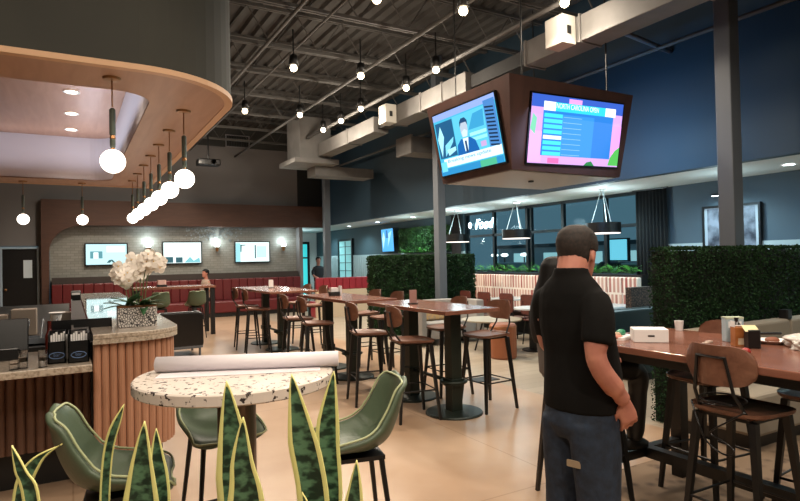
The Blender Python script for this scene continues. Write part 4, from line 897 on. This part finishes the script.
tv2 = root('television', 'screen on the left face of the hanging box, news presenter in suit', 'television')
uyL = Vector((-.2, 0, 1)).normalized()
E2 = [('r', 'picture', 0, 0, 1, 1, '45b4d8', 1.05), ('r', 'top_bar', 0, .9, 1, .1, '8ea6e8', 1.1), ('p', 'city_photo', [(.02, .28), (.32, .28), (.32, .86), (.02, .86)], '1d5f8c', .9), ('p', 'photo_shape', [(.06, .3), (.14, .62), (.1, .8), (.03, .6)], 'a7e6f4', 1.1), ('p', 'photo_shape', [(.12, .3), (.28, .5), (.3, .58), (.14, .48)], '7fd0e6', 1.1), ('p', 'photo_shape', [(.18, .3), (.31, .36), (.31, .42), (.16, .4)], 'a7e6f4', 1.1),
      ('r', 'studio_wall', .33, .26, .5, .62, '5cc4e0', 1.05), ('p', 'studio_map', [(.56, .6), (.66, .82), (.82, .84), (.8, .6)], '3a9fd0', 1.0), ('r', 'caption', .57, .5, .25, .05, '9fe6f0', 1.1), ('r', 'caption', .57, .42, .25, .05, '8fdcec', 1.1), 
      ('p', 'presenter_suit', [(.33, .26), (.35, .42), (.42, .5), (.56, .5), (.64, .43), (.68, .26)], '1565b0', .95), ('p', 'presenter_shirt', [(.46, .3), (.45, .5), (.54, .5), (.51, .3)], 'dff4fa', 1.1), ('p', 'presenter_tie', [(.475, .28), (.475, .46), (.505, .46), (.51, .28)], '2c4c78', .9),
      ('p', 'presenter_face', [(.455, .52), (.44, .6), (.44, .7), (.46, .76), (.5, .78), (.53, .76), (.555, .7), (.55, .6), (.53, .52)], 'b9c7d8', 1.0), ('p', 'presenter_hair', [(.435, .68), (.44, .76), (.47, .81), (.53, .81), (.56, .76), (.56, .68), (.54, .74), (.46, .74)], '1b4a78', .9), ('p', 'presenter_mask', [(.46, .52), (.45, .6), (.5, .64), (.545, .6), (.53, .52)], 'cfe2ee', 1.0),
      ('r', 'side_panel', .84, .26, .16, .68, '4a86c8', 1.0), ('r', 'ticker', .08, .12, .92, .14, 'd8f4fa', 1.15), ('t', 'ticker_text', .14, .175, .075, 'Breaking news update', '3a88b8', 1.0, 1.7), ('r', 'lower_bar', 0, 0, 1, .1, '2d8fc8', 1.0), ('p', 'lower_green', [(.66, .0), (.9, .0), (.9, .1), (.66, .1)], '4fb890', 1.0), ('r', 'channel_logo', .02, .06, .1, .16, '6fd0ea', 1.1), ('r', 'pink_mark', .72, .3, .08, .08, 'c8a8d8', 1.0)]
for k in range(11): E2.append(('p', 'stripe', [(.86, .28+.055*k), (.98, .25+.055*k), (.98, .275+.055*k), (.86, .305+.055*k)], '14304e', .9))
panel(tv2, (4.27, 6.30, 2.69), (0, -1, 0), uyL, 1.25, .78, E2)
tv3 = root('television', 'screen on the window side of the hanging box', 'television'); panel(tv3, (6.14, 5.1, 2.75), (0, 1, 0), (.06, 0, 1), 1.2, .7, [('r', 'picture', 0, 0, 1, 1, '2a6ae0', 4.0)])
light('AREA', 'screen_glow', (6.25, 5.7, 3.1), 24, (.22, .66, 1.0), rot=(0, -PI/2, 0), sx=.7, sy=1.2)
light('AREA', 'screen_glow', (5.2, 4.8, 3.05), 9, (.45, .6, 1.0), rot=(PI/2-.25, 0, 0), sx=1.5, sy=.7)
light('AREA', 'screen_glow', (4.15, 5.7, 3.05), 9, (.45, .8, 1.0), rot=(0, PI/2-.2, 0), sx=.7, sy=1.2)
def walltv(x0, x1, z0, z1, lb, el):
    t = root('television', lb, 'television', (0, 0, 0), 0, 'screens on the tiled rear wall'); panel(t, (x0, 18.52, z0), (1, 0, 0), (0, 0, 1), x1-x0, z1-z0, el, .035); MB().box(x0+.3, x1-.3, 18.56, 18.63, z0+.2, z1-.2).build('wall_mount', black, t)
walltv(.38, 1.42, 1.62, 2.2, 'leftmost wall screen on the tiled rear wall', [('r', 'picture', 0, 0, 1, 1, 'bfe6ea', 1.1), ('r', 'dark_patch', .1, .3, .3, .35, '5f97a0', 1), ('r', 'white_patch', .18, .3, .12, .3, 'f0ffff', 1.1), ('p', 'ring', [(.5, .08), (.56, .22), (.64, .24), (.72, .08), (.66, .08), (.62, .16), (.58, .08)], '3f6a70', .9), ('r', 'sky', .5, .6, .45, .3, 'e8ffff', 1.1)])
walltv(2.42, 3.50, 1.62, 2.24, 'middle wall screen on the tiled rear wall', [('r', 'picture', 0, 0, 1, 1, 'e8fbf8', 1.15), ('r', 'dark_patch', .05, .02, .2, .28, '39626c', .9), ('r', 'dark_patch', .32, .02, .18, .26, '39626c', .9), ('p', 'mountain', [(.55, .02), (.7, .3), (.8, .1), (.95, .26), (.98, .02)], '7fc4cc', 1.0)])
walltv(4.56, 5.64, 1.62, 2.24, 'rightmost wall screen on the tiled rear wall', [('r', 'picture', 0, 0, 1, 1, 'e8fbf8', 1.15), ('r', 'left_band', .0, .0, .14, .96, '9fdde4', 1.0), ('p', 'dark_shape', [(.14, .5), (.17, .5), (.18, .82), (.3, .84), (.3, .88), (.14, .88)], '3f6a70', .9), ('r', 'dark_bar', .56, .16, .04, .7, '39626c', .9), ('r', 'pale_bar', .62, .2, .3, .6, 'c4f0f0', 1.0)])
t = root('television', 'tilted screen on the teal wall left of the moss panel', 'television', (8.9, 16.3, 1.86), -.12); panel(t, (0, .6, 0), (0, -1, 0), (-.05, 0, 1), 1.0, .72, [('r', 'picture', 0, 0, 1, 1, '4fa8e8', 1.1), ('p', 'pale_shape', [(.1, .1), (.3, .6), (.2, .9), (.05, .6)], 'b0e0f8', 1.1), ('p', 'pale_shape', [(.5, .2), (.7, .5), (.9, .9), (.6, .8)], '9ad4f4', 1.1), ('p', 'dark_shape', [(.35, .6), (.6, .6), (.55, .95), (.4, .95)], '2c6fae', 1.0)]); MB().box(.04, .2, -.1, .1, .3, .45).build('wall_mount', black, t)
# silver wall art
o = root('wall_lettering', 'shimmering silver sequin lettering panel on the tiled wall between two screens', 'wall art', (4.0, 18.6, 2.62)); mb = MB(); random.seed(5)
for i in range(150):
    x = random.uniform(-.95, .75); z_ = random.uniform(-.26, .04)*(1-abs(x)*.3); mb.box(x, x+.04, -.02, -.012, z_, z_+random.uniform(.02, .06), Matrix.Rotation(random.uniform(-.4, .4), 4, 'Y'))
mb.build('silver_flakes', mat('silver_flake', '9aa4a8', .3, metal=.8), o)['kind'] = 'stuff'
# sconces
s0 = None
for x, lb in ((2.0, 'wall sconce left of the middle wall screen'), (3.98, 'wall sconce between the middle and right wall screens'), (6.12, 'wall sconce right of the rightmost wall screen')):
    if s0 is None:
        s0 = root('wall_sconce', lb, 'wall light', (x, 18.6, 2.1), 0, 'sconces on the tiled wall'); MB().lathe([(.001, -.15), (.04, -.14), (.06, -.02), (.075, 0), (.001, 0)], 14, (0, -.12, 0)).build('cup', brass, s0, smooth='auto'); MB().box(-.015, .015, -.12, .02, -.1, -.07).build('bracket', brass, s0)
        MB().sphere((0, -.12, .05), .075, 12).build('bulb', mat('sconce_bulb', 'ffffff', .5, emit='e8ffff', estr=8), s0, smooth=True)
    else: dup(s0, (x, 18.6, 2.1), 0, lb)
    light('POINT', 'sconce_lamp', (x, 18.38, 2.28), 14, (.8, .97, 1), .08)
light('AREA', 'portal_wash', (3.2, 17.9, 2.68), 22, (1, .93, .85), rot=(-.3, 0, 0), sx=6, sy=.1)
# projector
o = root('projector', 'small black projector hanging from the ceiling right of the bulkhead', 'projector', (3.35, 16.5, 4.42)); MB().box(-.3, .3, -.2, .2, -.12, .05).build('body', black, o, bevel=.03); MB().tube([(0, 0, .05), (0, 0, 1.45)], .025, 8).build('mount', black, o); MB().cyl(0, 0, 0, .05, .06, 14, M=Matrix.Translation((.1, -.2, -.03)) @ Matrix.Rotation(PI/2, 4, 'X')).build('lens', glassm, o)
tag(MB().box(4.55, 4.9, 6.0, 6.25, 0, .01).build('floor_box', charcoal), 'small flat dark floor outlet plate beyond the nearest high table', 'floor outlet')
# carpet under communal table
tag(MB().box(3.05, 8.4, -.5, 2.98, 0.0, .008).build('carpet', mat('dark_carpet', '7a6550', .9, kind='cells', col2='4a3a2c', kw=dict(s=9, a=.1, b=.45))), 'dark patterned carpet under the communal table', 'carpet')

# ------------------------------------------------------------------ snake plants
m = bpy.data.materials.new('variegated_leaf'); m.use_nodes = True; nt = m.node_tree; N = nt.nodes; L = nt.links; b = N['Principled BSDF']; b.inputs['Roughness'].default_value = .4
uv = N.new('ShaderNodeUVMap'); sp = N.new('ShaderNodeSeparateXYZ'); L.new(uv.outputs[0], sp.inputs[0])
nz = N.new('ShaderNodeTexNoise'); nz.inputs['Scale'].default_value = 55; tc = N.new('ShaderNodeTexCoord'); mp = N.new('ShaderNodeMapping'); mp.inputs['Scale'].default_value = (1, 1, 1.6); L.new(tc.outputs['Object'], mp.inputs[0]); L.new(mp.outputs[0], nz.inputs[0])
r1 = N.new('ShaderNodeValToRGB'); r1.color_ramp.elements[0].position = .42; r1.color_ramp.elements[0].color = (*lin('1a3022'), 1); r1.color_ramp.elements[1].position = .62; r1.color_ramp.elements[1].color = (*lin('54795a'), 1); L.new(nz.outputs[0], r1.inputs[0])
g = N.new('ShaderNodeMath'); g.operation = 'GREATER_THAN'; g.inputs[1].default_value = .72; L.new(sp.outputs['X'], g.inputs[0])
mx = N.new('ShaderNodeMix'); mx.data_type = 'RGBA'; L.new(g.outputs[0], mx.inputs[0]); L.new(r1.outputs[0], mx.inputs[6]); mx.inputs[7].default_value = (*lin('ddd88a'), 1); L.new(mx.outputs[2], b.inputs['Base Color'])
varleaf = m
def snake_leaf(pts, hw, parent, face=0.0, tipn=.35):
    P = smooth_pts(pts, 6); n = len(P); L_ = [0]
    for i in range(n-1): L_.append(L_[-1]+(P[i+1]-P[i]).length)
    rt = Vector((.869*math.cos(face)+.495*math.sin(face), -.495*math.cos(face)+.869*math.sin(face), 0)); fw = Vector((.495, .869, 0))
    V = []; U = []; W = 6
    for i, p in enumerate(P):
        s = L_[i]/L_[-1]; wd = hw*(min(1, (L_[i]/(hw*4.5))**.75) if L_[i] < hw*4.5 else 1)*(1-.25*max(0, s-.6)); wd = max(wd, .0008)
        for j in range(W+1):
            u = -1+2*j/W; V.append(p+rt*u*wd-fw*(.25*wd*(u*u))); U.append(max(abs(u), 1-min(L_[i]/(hw*1.1), .3) if L_[i] < hw*.35 else 0))
    F = [(i*(W+1)+j, i*(W+1)+j+1, (i+1)*(W+1)+j+1, (i+1)*(W+1)+j) for i in range(n-1) for j in range(W)]
    o = MB().add(V, F).build('leaf', varleaf, parent, smooth=True)
    ul = o.data.uv_layers.new(name='UVMap')
    for lp in o.data.loops: ul.data[lp.index].uv = (U[lp.vertex_index], 0)
    o.modifiers.new('s', 'SOLIDIFY').thickness = .0025
LV = dict(
 L1=([(-.078, 1.039, 1.354), (-.066, 1.033, 1.317), (-.052, 1.026, 1.27), (-.046, 1.023, 1.09)], .0134),
 L2=([(-.014, 1.049, 1.342), (-.05, 1.07, 1.315), (-.069, 1.082, 1.254), (-.073, 1.085, 1.09)], .014),
 L3=([(.078, 1.111, 1.378), (.056, 1.124, 1.308), (.048, 1.131, 1.211), (.048, 1.132, 1.09)], .0085),
 L4=([(.1, 1.006, 1.37), (.097, 1.009, 1.308), (.096, 1.01, 1.242), (.093, 1.014, 1.09)], .0318),
 L5=([(.126, 1.084, 1.335), (.128, 1.084, 1.28), (.133, 1.082, 1.209), (.126, 1.088, 1.09)], .0156),
 L6=([(.221, .971, 1.425), (.229, .968, 1.344), (.238, .964, 1.227), (.237, .967, 1.09)], .0345),
 L7=([(.226, .888, 1.384), (.225, .89, 1.318), (.23, .888, 1.256), (.225, .892, 1.09)], .0289),
 L8=([(.304, .889, 1.44), (.317, .883, 1.35), (.333, .876, 1.237), (.329, .879, 1.09)], .0255),
 L9=([(.386, .911, 1.432), (.376, .918, 1.332), (.379, .918, 1.211), (.365, .928, 1.09)], .0203),
 L10=([(.384, .822, 1.308), (.38, .826, 1.244), (.366, .835, 1.09)], .0187), L11=([(.296, .827, 1.276), (.303, .824, 1.234), (.307, .822, 1.09)], .0149))
for ks, lb in ((('L1', 'L2'), 'snake plant with two curved yellow edged leaves at the far left'), (('L3', 'L4', 'L5'), 'snake plant with one thin and one broad leaf before the left olive stool'), (('L6', 'L7'), 'snake plant with two overlapping broad leaves in front of the round table'), (('L8', 'L9', 'L10', 'L11'), 'snake plant with two tall leaves forming a V right of centre')):
    o = root('snake_plant', lb, 'plant', (0, 0, 0), 0)
    for k in ks: snake_leaf(LV[k][0], LV[k][1], o, {'L5': .3, 'L3': .5, 'L10': -.2}.get(k, 0))
a = Matrix.Translation((.2, .95, 0)) @ Matrix.Rotation(-.42, 4, 'Z')
o = root('plant_trough', 'long dark planter trough holding the snake plants', 'planter'); MB().box(-.7, .6, -.16, .2, 0, 1.07, a).build('trough', charcoal, o); MB().box(-.68, .58, -.14, .18, 1.07, 1.09, a).build('soil', mat('soil', '2a211a', .9, noise=50), o)

# ------------------------------------------------------------------ people
skinm = mat('skin', 'b87d69', .55, noise=14, col2='ab6f60'); hairm = mat('dark_hair', '060504', .6, noise=60, col2='0e0b0a', spec=.25)
def ell(c, rx, ry, n=16, M=None):
    return [Vector((c[0]+rx*math.cos(2*PI*j/n), c[1]+ry*math.sin(2*PI*j/n), c[2])) for j in range(n)]
def remesh(parts, name, m, parent, vox=.008, sm=4):
    o = parts.build('tmp', m); r = o.modifiers.new('r', 'REMESH'); r.mode = 'VOXEL'; r.voxel_size = vox; s = o.modifiers.new('s', 'SMOOTH'); s.iterations = sm; s.factor = .5
    return evaluated(o, name, m, parent)
HEAD = [(0, .034, .030, .062), (.02, .050, .044, .048), (.045, .066, .058, .030), (.08, .084, .068, .014), (.12, .095, .074, .002), (.155, .097, .077, -.004), (.19, .086, .070, -.006), (.214, .062, .052, -.006), (.228, .030, .028, -.006)]
def head_parts(mb, M):
    mb.rings([ell((0, yo, z), rx, ry, 20) for z, ry, rx, yo in HEAD], True, M)
    mb.sphere((0, .098, .095), .014, 8, M, (.8, 1.1, 1.4)); mb.sphere((0, .088, .105), .012, 8, M, (.8, 1.2, 2))
    mb.sphere((0, .086, .052), .014, 8, M, (1.8, .6, .5))
    for s in (-1, 1): mb.sphere((s*.078, -.005, .10), .016, 10, M @ Matrix.Translation((0, 0, 0)), (.45, 1.0, 1.75))
def hair_cap(M, parent, m, low, front, off=.008, name='hair'):
    mb = MB(); n = 36; rows = 16; V = []
    for i in range(rows+1):
        for j in range(n):
            a = 2*PI*j/n; back = (1-math.sin(a))/2  # 1 at back (y-)
            zl = front+(low-front)*min(1, max(0, (back-.18)/.45)); 
            if abs(math.cos(a)) > .8 and math.sin(a) > -.45: zl = max(zl, .125)
            z = zl+(.236-zl)*i/rows
            k = 0
            while k < len(HEAD)-2 and HEAD[k+1][0] < z: k += 1
            t = min(max((z-HEAD[k][0])/(HEAD[k+1][0]-HEAD[k][0]), 0), 1.0); ry = HEAD[k][1]*(1-t)+HEAD[k+1][1]*t; rx = HEAD[k][2]*(1-t)+HEAD[k+1][2]*t; yo = HEAD[k][3]*(1-t)+HEAD[k+1][3]*t
            q = off*(1+.25*math.sin(j*7.3+i*3.1)); 
            if i == rows: rx = ry = 0; q = .001
            V.append(((rx+q)*math.cos(a), yo+(ry+q)*math.sin(a), z+off*.6*(i/rows)))
    mb.add(V, [(i*n+j, i*n+(j+1) % n, (i+1)*n+(j+1) % n, (i+1)*n+j) for i in range(rows) for j in range(n)], M)
    o = mb.build(name, m, parent, smooth=True); s = o.modifiers.new('s', 'SOLIDIFY'); s.thickness = .006; s.offset = -1
    return o
def hand(mb, wrist, direc, palm_n, thumb_side, curl=.35, s=1.0):
    d = Vector(direc).normalized(); nn = Vector(palm_n); nn = (nn-d*nn.dot(d)).normalized(); sd = d.cross(nn)*thumb_side; w = Vector(wrist)
    rs = []
    for t, hw, th in ((-.01, .026, .021), (.02, .034, .017), (.055, .042, .016), (.09, .041, .014), (.098, .036, .010)):
        c = w+d*t*s; rs.append([c+sd*hw*s*math.cos(a)+nn*th*s*math.sin(a) for a in [2*PI*j/12 for j in range(12)]])
    mb.rings(rs)
    for k, ln in enumerate((.072, .080, .075, .058)):
        off = (.031-.0205*k)*s; p = w+d*.088*s+sd*off; ang = 0; pts = [p-d*.02*s]
        dirv = d
        for q, f in enumerate((.42, .32, .26)):
            ang += curl*(.7+.35*q+.1*k); dv = d*math.cos(ang)+nn*math.sin(ang)+sd*(.06*(1.5-k)); pts.append(pts[-1]+dv.normalized()*(ln*f+(.02 if q == 0 else 0))*s)
        mb.tube(pts, [.0095*s, .0092*s, .0085*s, .007*s], 8)
    p = w+d*.02*s+sd*.026*s; t1 = p+(d*.7+sd*.55+nn*.3).normalized()*.038*s; t2 = t1+(d*.9+sd*.12+nn*.4).normalized()*.03*s; t3 = t2+(d*.9-sd*.1+nn*.5).normalized()*.022*s
    mb.tube([p, t1, t2, t3], [.014*s, .0115*s, .010*s, .008*s], 8)
def torso(mb, rows, M=None): mb.rings([ell((x, y, z), rx, ry, 24) for x, y, z, rx, ry in rows], True, M)

# standing man
man = root('person', 'standing man in black t-shirt and blue jeans seen from behind', 'person', (2.13, 2.01, 0), -PI/2)
HM = Matrix.Translation((.0, -.015, 1.50)) @ Matrix.Rotation(.3, 4, 'Z') @ Matrix.Rotation(-.2, 4, 'X') @ Matrix.Scale(1.14, 4)
bd = MB(); head_parts(bd, HM)
bd.tube([(0, -.045, 1.44), (.0, -.035, 1.52), (.0, -.01, 1.62)], [.085, .076, .074], 16)
torso(bd, [(0, 0, .92, .14, .1), (0, .02, 1.05, .15, .12), (0, 0, 1.2, .14, .1), (0, -.03, 1.4, .13, .08), (0, -.04, 1.46, .08, .06)])
arm = [(.15, -.05, 1.42), (.205, -.09, 1.32), (.215, -.125, 1.19), (.22, -.09, 1.10), (.22, .005, 1.0), (.215, .045, .955)]
bd.tube(smooth_pts(arm, 4), [.055]*4+[.052]*4+[.046]*4+[.047]*4+[.036]*4+[.029], 14)
hand(bd, (.214, .055, .945), (-.02, .36, -.93), (-.8, .35, .1), -1, .35, 1.05)
arml = [(-.15, -.05, 1.42), (-.205, -.02, 1.28), (-.22, .04, 1.14), (-.21, .16, 1.10), (-.19, .27, 1.09), (-.185, .31, 1.09)]
bd.tube(smooth_pts(arml, 4), [.055]*4+[.052]*4+[.045]*4+[.043]*4+[.034]*4+[.028], 14)
hand(bd, (-.183, .325, 1.09), (.1, .98, -.1), (0, 0, -1), -1, .4, 1.0)
remesh(bd, 'body', skinm, man, .0065, 3)
hair_cap(HM, man, mat('short_dark_hair', '1a1411', .8, noise=70, col2='2b211b'), .045, .185, .007)
for s in (-1, 1): MB().sphere((s*.032, .083, .115), .011, 10, HM).build('eye', paper, man, smooth=True); MB().sphere((s*.032, .093, .115), .005, 8, HM).build('iris', black, man, smooth=True)
sh = MB()
torso(sh, [(0, .0, .885, .195, .142), (0, .012, .95, .20, .158), (0, .02, 1.05, .198, .162), (0, .01, 1.15, .194, .15), (0, -.015, 1.27, .198, .140), (0, -.035, 1.38, .19, .122), (0, -.04, 1.44, .18, .11), (0, -.042, 1.485, .145, .095), (0, -.04, 1.525, .095, .08), (0, -.04, 1.56, .08, .078)])
sh.tube(smooth_pts([(.08, -.045, 1.44), (.16, -.06, 1.40), (.205, -.09, 1.32), (.215, -.115, 1.225)], 4), [.062]*4+[.072]*4+[.072]*4+[.066], 16)
sh.tube(smooth_pts([(-.08, -.045, 1.44), (-.16, -.045, 1.40), (-.205, -.01, 1.31), (-.215, .02, 1.215)], 4), [.062]*4+[.07]*4+[.072]*4+[.066], 16)
tshirt = mat('black_cotton', '0c0b0a', 1.0, spec=.2, bump=(9, .6)); remesh(sh, 't_shirt', tshirt, man, .010, 5)
je = MB(); torso(je, [(0, 0, .98, .17, .125), (0, 0, .9, .185, .135), (0, -.01, .82, .19, .14), (0, -.005, .76, .17, .12)])
for s in (-1, 1): je.rings([ell((s*x, y, z), rx, ry, 18) for x, y, z, rx, ry in ((.085, -.005, .84, .10, .135), (.092, 0, .7, .105, .128), (.1, .0, .5, .096, .108), (.11, -.015, .32, .085, .09), (.12, -.02, .12, .068, .075), (.12, -.015, .06, .072, .082))])
denim = mat('blue_denim', '1c2a3c', .85, noise=24, col2='141e2c', bump=(30, .4)); remesh(je, 'jeans', denim, man, .010, 4)
MB().prism(rrect(-.034, .034, -.016, .016, .004), 0, .004, Matrix.Translation((.075, -.128, .66)) @ Matrix.Rotation(.3, 4, 'Z') @ Matrix.Rotation(PI/2, 4, 'X')).build('tan_patch', mat('tan_patch', '8b7a63', .7), man)
for s in (-1, 1):
    MB().rings([ell((s*.12, y, z), rx, ry, 16) for y, z, rx, ry in ((.05, 0, .05, .135), (.05, .04, .05, .135), (.02, .075, .045, .10), (-.02, .11, .04, .055))]).build('shoe', black, man, smooth=True)
# seated woman
wm = root('person', 'seated woman with long dark hair and grey jacket behind the standing man', 'person', (2.89, 2.81, 0), -PI/2-.12)
HW = Matrix.Translation((0, -.06, 1.36)) @ Matrix.Rotation(.1, 4, 'Z') @ Matrix.Rotation(-.1, 4, 'X')
bd = MB(); head_parts(bd, HW); bd.tube([(0, -.1, 1.24), (0, -.09, 1.32), (0, -.06, 1.42)], [.06, .05, .052], 14)
torso(bd, [(0, -.06, .86, .15, .11), (0, -.08, 1.05, .12, .09), (0, -.1, 1.25, .13, .08)])
for s in (-1, 1):
    bd.tube(smooth_pts([(s*.15, -.1, 1.22), (s*.19, -.05, 1.08), (s*.19, .03, .98), (s*.15, .17, 1.06), (s*.13, .22, 1.07)], 4), [.042]*4+[.04]*4+[.036]*4+[.032]*4+[.025], 12)
    hand(bd, (s*.13, .235, 1.072), (-s*.2, .95, .0), (0, 0, -1), -s*1, .3, .9)
remesh(bd, 'body', skinm, wm, .008, 3)
jk = MB(); torso(jk, [(0, -.05, .83, .19, .14), (0, -.07, .95, .18, .13), (0, -.09, 1.08, .18, .12), (0, -.1, 1.2, .185, .105), (0, -.1, 1.27, .12, .08), (0, -.1, 1.30, .07, .06)])
for s in (-1, 1): jk.tube(smooth_pts([(s*.12, -.1, 1.23), (s*.2, -.07, 1.12), (s*.205, .02, .98), (s*.16, .15, 1.04)], 4), [.06]*4+[.058]*4+[.052]*4+[.042], 14)
remesh(jk, 'jacket', mat('grey_jacket', '5f5a57', .85, bump=(12, .6)), wm, .010, 4)
tr = MB()
torso(tr, [(0, -.04, .90, .17, .13), (0, -.03, .84, .19, .16), (0, -.02, .80, .18, .15)])
for s in (-1, 1): tr.tube(smooth_pts([(s*.09, -.02, .87), (s*.14, .2, .88), (s*.17, .40, .84), (s*.17, .42, .7), (s*.15, .40, .38)], 4), [.09]*4+[.085]*4+[.068]*4+[.06]*4+[.045], 14)
remesh(tr, 'trousers', black, wm, .010, 4)
for s in (-1, 1): MB().rings([ell((s*.12, y, z), rx, ry, 14) for y, z, rx, ry in ((.44, .31, .042, .11), (.44, .34, .042, .11), (.42, .37, .038, .08), (.40, .40, .035, .04))]).build('shoe', black, wm, smooth=True)
hr = MB(); hr.rings([ell((x, y, z), rx, ry, 18) for x, y, z, rx, ry in ((0, -.09, 1.615, .03, .04), (0, -.09, 1.605, .065, .08), (0, -.095, 1.56, .09, .105), (-.005, -.11, 1.48, .1, .1), (-.015, -.15, 1.4, .11, .075), (-.03, -.185, 1.28, .115, .06), (-.045, -.2, 1.15, .10, .045), (-.05, -.2, 1.04, .06, .03))]); remesh(hr, 'hair', hairm, wm, .010, 3)
# far people
def far_person(name_lb, loc, rz, shirt, trouser, sit, cap=None):
    p = root('person', name_lb, 'person', loc, rz); dz = -.31 if sit else 0
    HF = Matrix.Translation((0, 0, 1.5+dz)); b2 = MB(); head_parts(b2, HF); b2.tube([(0, -.02, 1.4+dz), (0, 0, 1.55+dz)], [.06, .055], 12)
    for s in (-1, 1):
        b2.tube(smooth_pts([(s*.16, 0, 1.38+dz), (s*.21, 0, 1.2+dz), (s*.2, .06, 1.08+dz), (s*.17, .2, 1.04+dz)], 3), .036, 10); hand(b2, (s*.17, .22, 1.04+dz), (0, 1, 0), (0, 0, -1), -s, .3)
    torso(b2, [(0, 0, .95+dz, .12, .08), (0, 0, 1.38+dz, .12, .08)]); remesh(b2, 'body', skinm, p, .012, 2); hair_cap(HF, p, hairm, .05, .18, .012)
    s2 = MB(); torso(s2, [(0, 0, .9+dz, .17, .12), (0, 0, 1.15+dz, .18, .12), (0, 0, 1.35+dz, .19, .11), (0, 0, 1.43+dz, .1, .08)])
    for s in (-1, 1): s2.tube([(s*.12, 0, 1.38+dz), (s*.21, 0, 1.22+dz), (s*.21, .03, 1.12+dz)], .058, 12)
    remesh(s2, 'shirt', shirt, p, .014, 3); t2 = MB(); torso(t2, [(0, 0, .8+dz, .16, .12), (0, 0, .95+dz, .165, .12)])
    for s in (-1, 1): t2.tube([(s*.09, 0, .85+dz), (s*.1, .4, .87+dz), (s*.1, .42, .1)] if sit else [(s*.09, 0, .85), (s*.1, 0, .5), (s*.1, 0, .06)], .075, 12)
    remesh(t2, 'trousers', trouser, p, .014, 3)
    for s in (-1, 1): MB().sphere((s*.1, (.46 if sit else .05), .04), .04, 10, None, (1.1, 2.8, 1)).build('shoe', black, p, smooth=True)
far_person('far seated person with dark hair and a beige top on the red banquette', (3.45, 17.62, 0), PI/2+.3, mat('beige_shirt', '9a8676', .8), charcoal, True)
far_person('far standing person in dark clothes beside the farthest column', (7.5, 18.9, 0), PI, mat('dark_shirt', '15171c', .8), charcoal, False)
